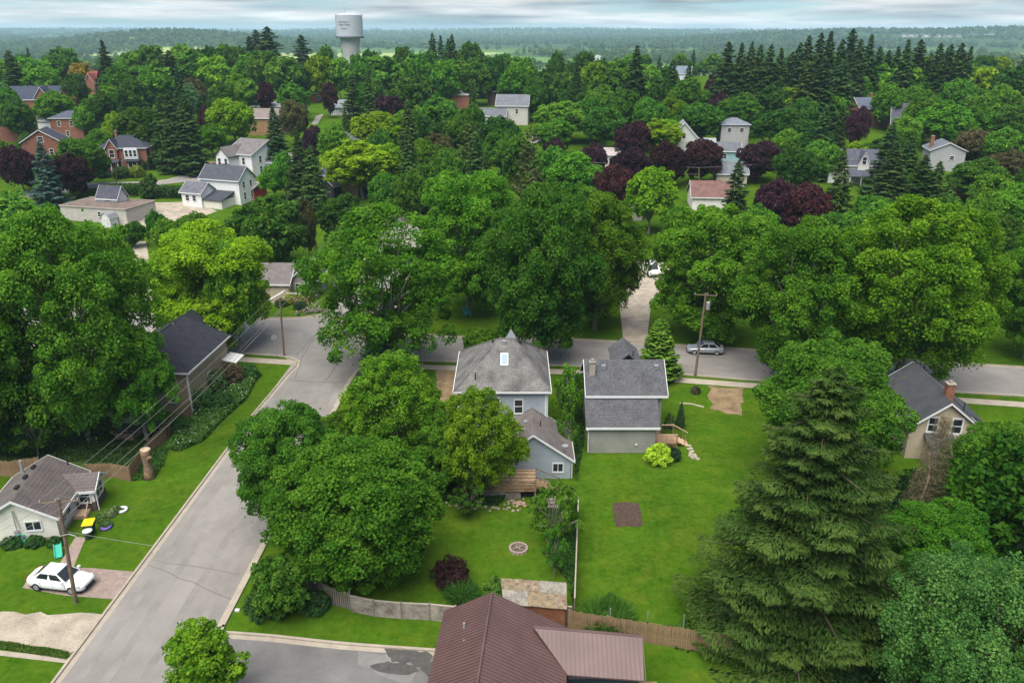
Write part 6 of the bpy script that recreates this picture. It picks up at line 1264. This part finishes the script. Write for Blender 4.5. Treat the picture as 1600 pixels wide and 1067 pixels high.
X, Y, Z = at(1016, 428); vn = empty('parked_van', 'white van parked on the gravel beyond the far maples', 'van', (X, Y, Z + .02), R_(-82))
mb = MB(); pr = [(2.5, .35), (2.5, .95), (1.75, 1.15), (1.1, 1.95), (-2.4, 2.0), (-2.5, .35)]; mb.v = [(x, -.95, z) for x, z in pr] + [(x, .95, z) for x, z in pr]; mb.f = [tuple(range(6)), tuple(range(11, 5, -1))] + [(k, k + 6, (k + 1) % 6 + 6, (k + 1) % 6) for k in range(6)]; mb.build('body', PWHITE, vn)
MB().hexa([(1.72, -.8, 1.2), (1.72, .8, 1.2), (1.70, .8, 1.18), (1.70, -.8, 1.18), (1.16, -.75, 1.9), (1.16, .75, 1.9), (1.10, .75, 1.88), (1.10, -.75, 1.88)]).build('windshield', GLASS, vn); MB().box(2.5, 2.53, -.8, .8, .4, .6).build('grille', BLACKM, vn)
for s_ in (-1, 1):
    MB().box(-.2, 1.1, s_ * .96 - .01, s_ * .96 + .01, 1.25, 1.8).build('side_window', GLASS, vn); MB().box(2.44, 2.52, s_ * .7 - .14, s_ * .7 + .14, .7, .85).build('headlight', METAL, vn)
    for x in (1.6, -1.6):
        w_ = MB().lathe([(.18, -.1), (.34, -.1), (.34, .1), (.18, .1)], 16).build('wheel', RUBBER, vn, (x, s_ * .86, .34)); w_.rotation_euler = (math.pi / 2, 0, 0)

# ---- small yard things
def ring(name, label, px, py, R0, r, mat, cat, z=None):
    X, Y, Z = at(px, py); mb = MB(); n = 24; V = []
    pts = [(X + R0 * math.cos(2 * math.pi * k / n), Y + R0 * math.sin(2 * math.pi * k / n), r if z is None else z) for k in range(n)] ; pts += pts[:2]
    return tag(mb.tube(pts, r, 8, False).build(name, mat, smooth=True), label, cat)
ring('tyre_planter', 'white painted tyre planter at the end of the bungalow flower bed', 191, 798, .36, .13, WHITE, 'tyre'); ring('tyre_planter', 'purple painted tyre planter beside the wheelie bins', 166, 825, .34, .13, pm('purple_paint', (.13, .09, .32), .1, 2, .6), 'tyre')
X, Y, _ = at(142, 833); bn = empty('waste_bin', 'dark green wheeled bin with bright yellow lid by the bungalow porch', 'bin', (X, Y, 0), .2); GBIN = pm('bin_green', (.012, .05, .03), .1, 2, .5)
MB().hexa([(-.28, -.3, .05), (.28, -.3, .05), (.28, .3, .05), (-.28, .3, .05), (-.36, -.4, 1.0), (.36, -.4, 1.0), (.36, .4, 1.0), (-.36, .4, 1.0)]).build('bin_body', GBIN, bn); MB().slab([(-.42, -.48, 1.08), (.42, -.48, 1.08), (.42, .46, 1.14), (-.42, .46, 1.14)], .07).build('lid', pm('bin_yellow', (.75, .55, .01), .05, 2, .5), bn)
X, Y, _ = at(139, 841); bn = empty('waste_bin', 'squat green bin with pale lid in front of the yellow-lidded bin', 'bin', (X, Y, 0)); MB().lathe([(.26, .02), (.33, .7)], 16).build('bin_body', GBIN, bn); MB().lathe([(.37, .7), (.37, .76), (.2, .82)], 16).build('lid', pm('bin_pale', (.55, .6, .55), .05, 2, .6), bn)
X, Y, _ = at(92, 866); GT = pm('turquoise_plastic', (.03, .36, .24), .1, 2, .5); sl = empty('plastic_sled', 'turquoise plastic sled leaning by the brick path', 'sled', (X, Y, .0), .5); MB().slab([(-.25, -.6, .12), (.25, -.6, .12), (.25, .6, .55), (-.25, .6, .55)], .05).build('tray', GT, sl)
for s_ in (-1, 1): MB().hexa([(s_ * .25 - .03, -.6, .1), (s_ * .25 + .03, -.6, .1), (s_ * .25 + .03, .6, .5), (s_ * .25 - .03, .6, .5), (s_ * .25 - .03, -.6, .24), (s_ * .25 + .03, -.6, .24), (s_ * .25 + .03, .6, .67), (s_ * .25 - .03, .6, .67)]).build('side_rim', GT, sl)
X, Y, _ = at(38, 848); hr = empty('hose_reel', 'coiled green garden hose on the bungalow gable wall', 'hose', (X, Y, .55)); mb = MB()
for k in range(4): mb.tube([((.26 + .03 * k) * math.cos(t * .2618), -.05 * k, (.26 + .03 * k) * math.sin(t * .2618)) for t in range(26)], .03, 6, False)
mb.build('hose', GT, hr); MB().box(-.05, .05, -.1, .3, -.55, .1).build('bracket', METAL, hr)
sheet('brick_path', gp((86, 893), (112, 893), (134, 840), (118, 838)), PAVER, .02)
# fire pit
X, Y, _ = at(810, 858); fpit = empty('fire_pit', 'round fire pit ringed with brown blocks in the back yard', 'fire pit', (X, Y, 0)); me = MB().box(-.16, .16, -.09, .09, 0, .2).mesh('block')
for k in range(14):
    a = 2 * math.pi * k / 14; o = obj('block', me, STONE, fpit, (.66 * math.cos(a), .66 * math.sin(a), 0)); o.rotation_euler.z = a + math.pi / 2
MB().lathe([(.55, .01), (.55, .03), (.1, .06)], 16).build('ash', pm('ash', (.10, .09, .085), .4, 5, .95), fpit); MB().tube([(-.4, -.1, .12), (.3, .2, .16)], .06, 6).build('log', DEADW, fpit); MB().tube([(-.2, .3, .12), (.2, -.3, .18)], .06, 6).build('log', DEADW, fpit)
# turquoise garden chair across the street
X, Y, _ = at(730, 494); ch = empty('garden_chair', 'turquoise garden chair under the maples across the street', 'chair', (X, Y, 0), .5); GC = pm('turquoise_chair', (.02, .38, .36), .1, 2, .5)
MB().slab([(-.38, -.35, .42), (.38, -.35, .42), (.38, .35, .36), (-.38, .35, .36)], .05).build('seat', GC, ch); MB().hexa([(-.36, .3, .36), (.36, .3, .36), (.36, .38, .36), (-.36, .38, .36), (-.42, .6, 1.2), (.42, .6, 1.2), (.42, .68, 1.2), (-.42, .68, 1.2)]).build('backrest', GC, ch)
for x in (-.4, .4):
    MB().box(x - .04, x + .04, -.35, -.27, 0, .62).build('leg', GC, ch); MB().box(x - .04, x + .04, .3, .38, 0, .6).build('leg', GC, ch); MB().box(x - .07, x + .07, -.4, .4, .62, .67).build('armrest', GC, ch)
# driftwood pile on the cottage lawn
X, Y, _ = at(487, 488); dp = empty('driftwood_pile', 'heap of grey driftwood roots on the cottage lawn corner', 'driftwood', (X, Y, 0)); rng = np.random.default_rng(4)
for k in range(26):
    a, b = rng.normal(size=2) * .9; an = rng.uniform(0, 6.3); L_ = rng.uniform(.6, 1.6); z0 = rng.uniform(.1, .7)
    MB().tube([(a, b, z0 * .5), (a + L_ * .5 * math.cos(an), b + L_ * .5 * math.sin(an), z0 + .25), (a + L_ * math.cos(an), b + L_ * math.sin(an), z0)], [.12, .09, .04], 6).build('root', BARKG if k % 3 else FENCEG, dp)
# back yard of the beige house
X, Y, _ = at(203, 682); ht_ = empty('hot_tub', 'dark covered hot tub in the yard behind the beige house', 'hot tub', (X, Y, 0), -.1); MB().box(-.95, .95, -.9, .9, 0, .85).build('cabinet', FENCEW, ht_); MB().box(-1.0, 1.0, -.95, .95, .86, .98).build('cover', BLACKM, ht_)
X, Y, _ = at(252, 668); pt_ = empty('patio_table', 'patio table under a dark purple cover behind the beige house', 'table', (X, Y, 0), .3); MB().hexa([(-.9, -.6, 0.1), (.9, -.6, .1), (.9, .6, .1), (-.9, .6, .1), (-.8, -.5, .75), (.8, -.5, .75), (.8, .5, .75), (-.8, .5, .75)]).build('cover', pm('purple_cover', (.06, .035, .075), .2, 2, .8), pt_)
for x in (-.75, .75):
    for y in (-.45, .45): MB().tube([(x, y, 0), (x, y, .2)], .04, 6).build('leg', BLACKM, pt_)
X, Y, _ = at(180, 677); tag(MB().lathe([(.05, .05), (.38, .06), (.45, .16), (.40, .2), (.1, .12)], 18, (X, Y, 0)).build('sand_saucer', pm('toy_yellow', (.55, .33, .02), .1, 2, .6)), 'yellow round toy dish on the shaded grass behind the beige house', 'toy')
X, Y, _ = at(371, 954); tag(MB().box(X - .16, X + .16, Y - .1, Y + .1, 0, .12).box(X - .12, X + .12, Y - .07, Y + .07, .12, .16).build('utility_cover', WHITE), 'small white utility cover on the verge by the parking lot kerb', 'cover')
# rubble edge below the deck
rng = np.random.default_rng(8); mb = MB(); rr2 = gp((700, 790), (760, 792), (812, 796))
for k in range(34):
    t = rng.uniform(0, 1); q = Vector(rr2[0]).lerp(Vector(rr2[2]), t); s_ = rng.uniform(.07, .2); x, y = q.x + rng.normal() * .2, q.y + rng.normal() * .22
    mb.lathe([(s_ * .7, 0), (s_, s_ * .4), (s_ * .6, s_ * .9)], 6, (x, y, 0))
o = mb.build('rubble_edge', STONE); o['kind'] = 'stuff'; tag(o, 'scattered rubble stones along the shaded edge below the deck', 'stones')
mb = MB()
for k in range(40): s_ = rng.uniform(.06, .16); mb.lathe([(s_ * .7, 0), (s_, s_ * .4), (s_ * .6, s_ * .9)], 6, (.3 + rng.normal() * .45, 58.8 + rng.normal() * .3, 0))
o = mb.build('rubble_heap', pm('brick_rubble', (.36, .24, .19), .4, 5, .95)); o['kind'] = 'stuff'; tag(o, 'heap of pinkish brick rubble beside the dark deck opening', 'rubble')

# ================================================================== labels of the canopy trees: kind, side and the nearest landmark
NUM = 'first second third fourth fifth sixth seventh eighth ninth tenth eleventh twelfth thirteenth fourteenth fifteenth sixteenth seventeenth eighteenth nineteenth twentieth twenty-first twenty-second twenty-third twenty-fourth twenty-fifth twenty-sixth twenty-seventh twenty-eighth twenty-ninth thirtieth thirty-first thirty-second thirty-third thirty-fourth thirty-fifth thirty-sixth thirty-seventh'.split()
ORD = ['nearest'] + [q + ' nearest' for q in NUM[1:]]
MARKS = [(547, 60, 'the water tower'), (196, 248, 'the red brick villa'), (376, 255, 'the farther white house'), (335, 300, 'the nearer white house'), (150, 325, 'the flat-roofed building'), (440, 440, 'the awning cottage'), (535, 275, 'the black-gabled house'), (404, 192, 'the tan brick house'), (58, 162, 'the big brick building'), (134, 132, 'the rust-red roofed house'), (108, 200, 'the square brick house'), (550, 172, 'the low grey-roofed house'), (800, 175, 'the pale two-storey house'), (876, 146, 'the orange-roofed house'), (1062, 118, 'the far grey-roofed house'), (1146, 212, 'the pink-porched house'), (1112, 310, 'the red-brown roofed house'), (976, 330, 'the blue-grey roofed house'), (955, 250, 'the taupe-roofed house'), (1066, 232, 'the twin-gabled house'), (1363, 180, 'the slate-roofed brick house'), (1436, 198, 'the sweeping dark roof'), (1344, 265, 'the white farmhouse'), (1476, 255, 'the red-chimneyed grey house'), (1512, 305, 'the small brick outbuilding'), (600, 400, 'the open-crowned corner tree'), (843, 380, 'the tall dark maple'), (1440, 400, 'the biggest maple'), (937, 95, 'the far white barn'), (1560, 120, 'the right-hand skyline')]
row = sorted([t for t in TREES if not t[0]['label'] and t[1] == 'S' and 1125 < t[2][0] < 1530 and t[2][1] < 128], key=lambda t: t[2][0])
for i, t in enumerate(row): t[0]['label'] = f'{NUM[min(i, 36)]} spruce from the left in the tall dark row on the right skyline'; t[0]['group'] = 'skyline spruces'
by = {}
for t in TREES:
    if t[0]['label']: continue
    px, py = t[2]; mk = min(MARKS, key=lambda m_: (m_[0] - px) ** 2 + (1.6 * (m_[1] - py)) ** 2); dx, dy = px - mk[0], (py - mk[1]) * 1.6
    rel = ('left of ' if dx < 0 else 'right of ') if abs(dx) > abs(dy) else ('beyond ' if dy < 0 else 'in front of ')
    by.setdefault((WORDS[t[1]], rel + mk[2]), []).append((dx * dx + dy * dy, t))
for (wd_, rl), lst in by.items():
    lst.sort(key=lambda q: q[0])
    for i, (_, t) in enumerate(lst):
        t[0]['label'] = f'{wd_} just {rl}' if len(lst) == 1 else f'{ORD[min(i, 29)]} {wd_} {rl}'; t[0]['group'] = 'trees of the town canopy'

# ================================================================== HAZE
hz = MB().box(-9600, 9600, -420, 12100, -40, 76).build('haze', None); hz['kind'] = 'stuff'; tag(hz, 'thin pale blue haze in the air over town and plain', 'haze')
m = bpy.data.materials.new('haze_air'); m.use_nodes = True; nt = m.node_tree; nt.nodes.clear()
om = nt.nodes.new('ShaderNodeOutputMaterial'); pv = nt.nodes.new('ShaderNodeVolumePrincipled'); pv.inputs['Color'].default_value = (.58, .82, 1.0, 1); pv.inputs['Density'].default_value = 1.1e-4; pv.inputs['Anisotropy'].default_value = .2
nt.links.new(pv.outputs[0], om.inputs['Volume']); hz.data.materials.append(m)
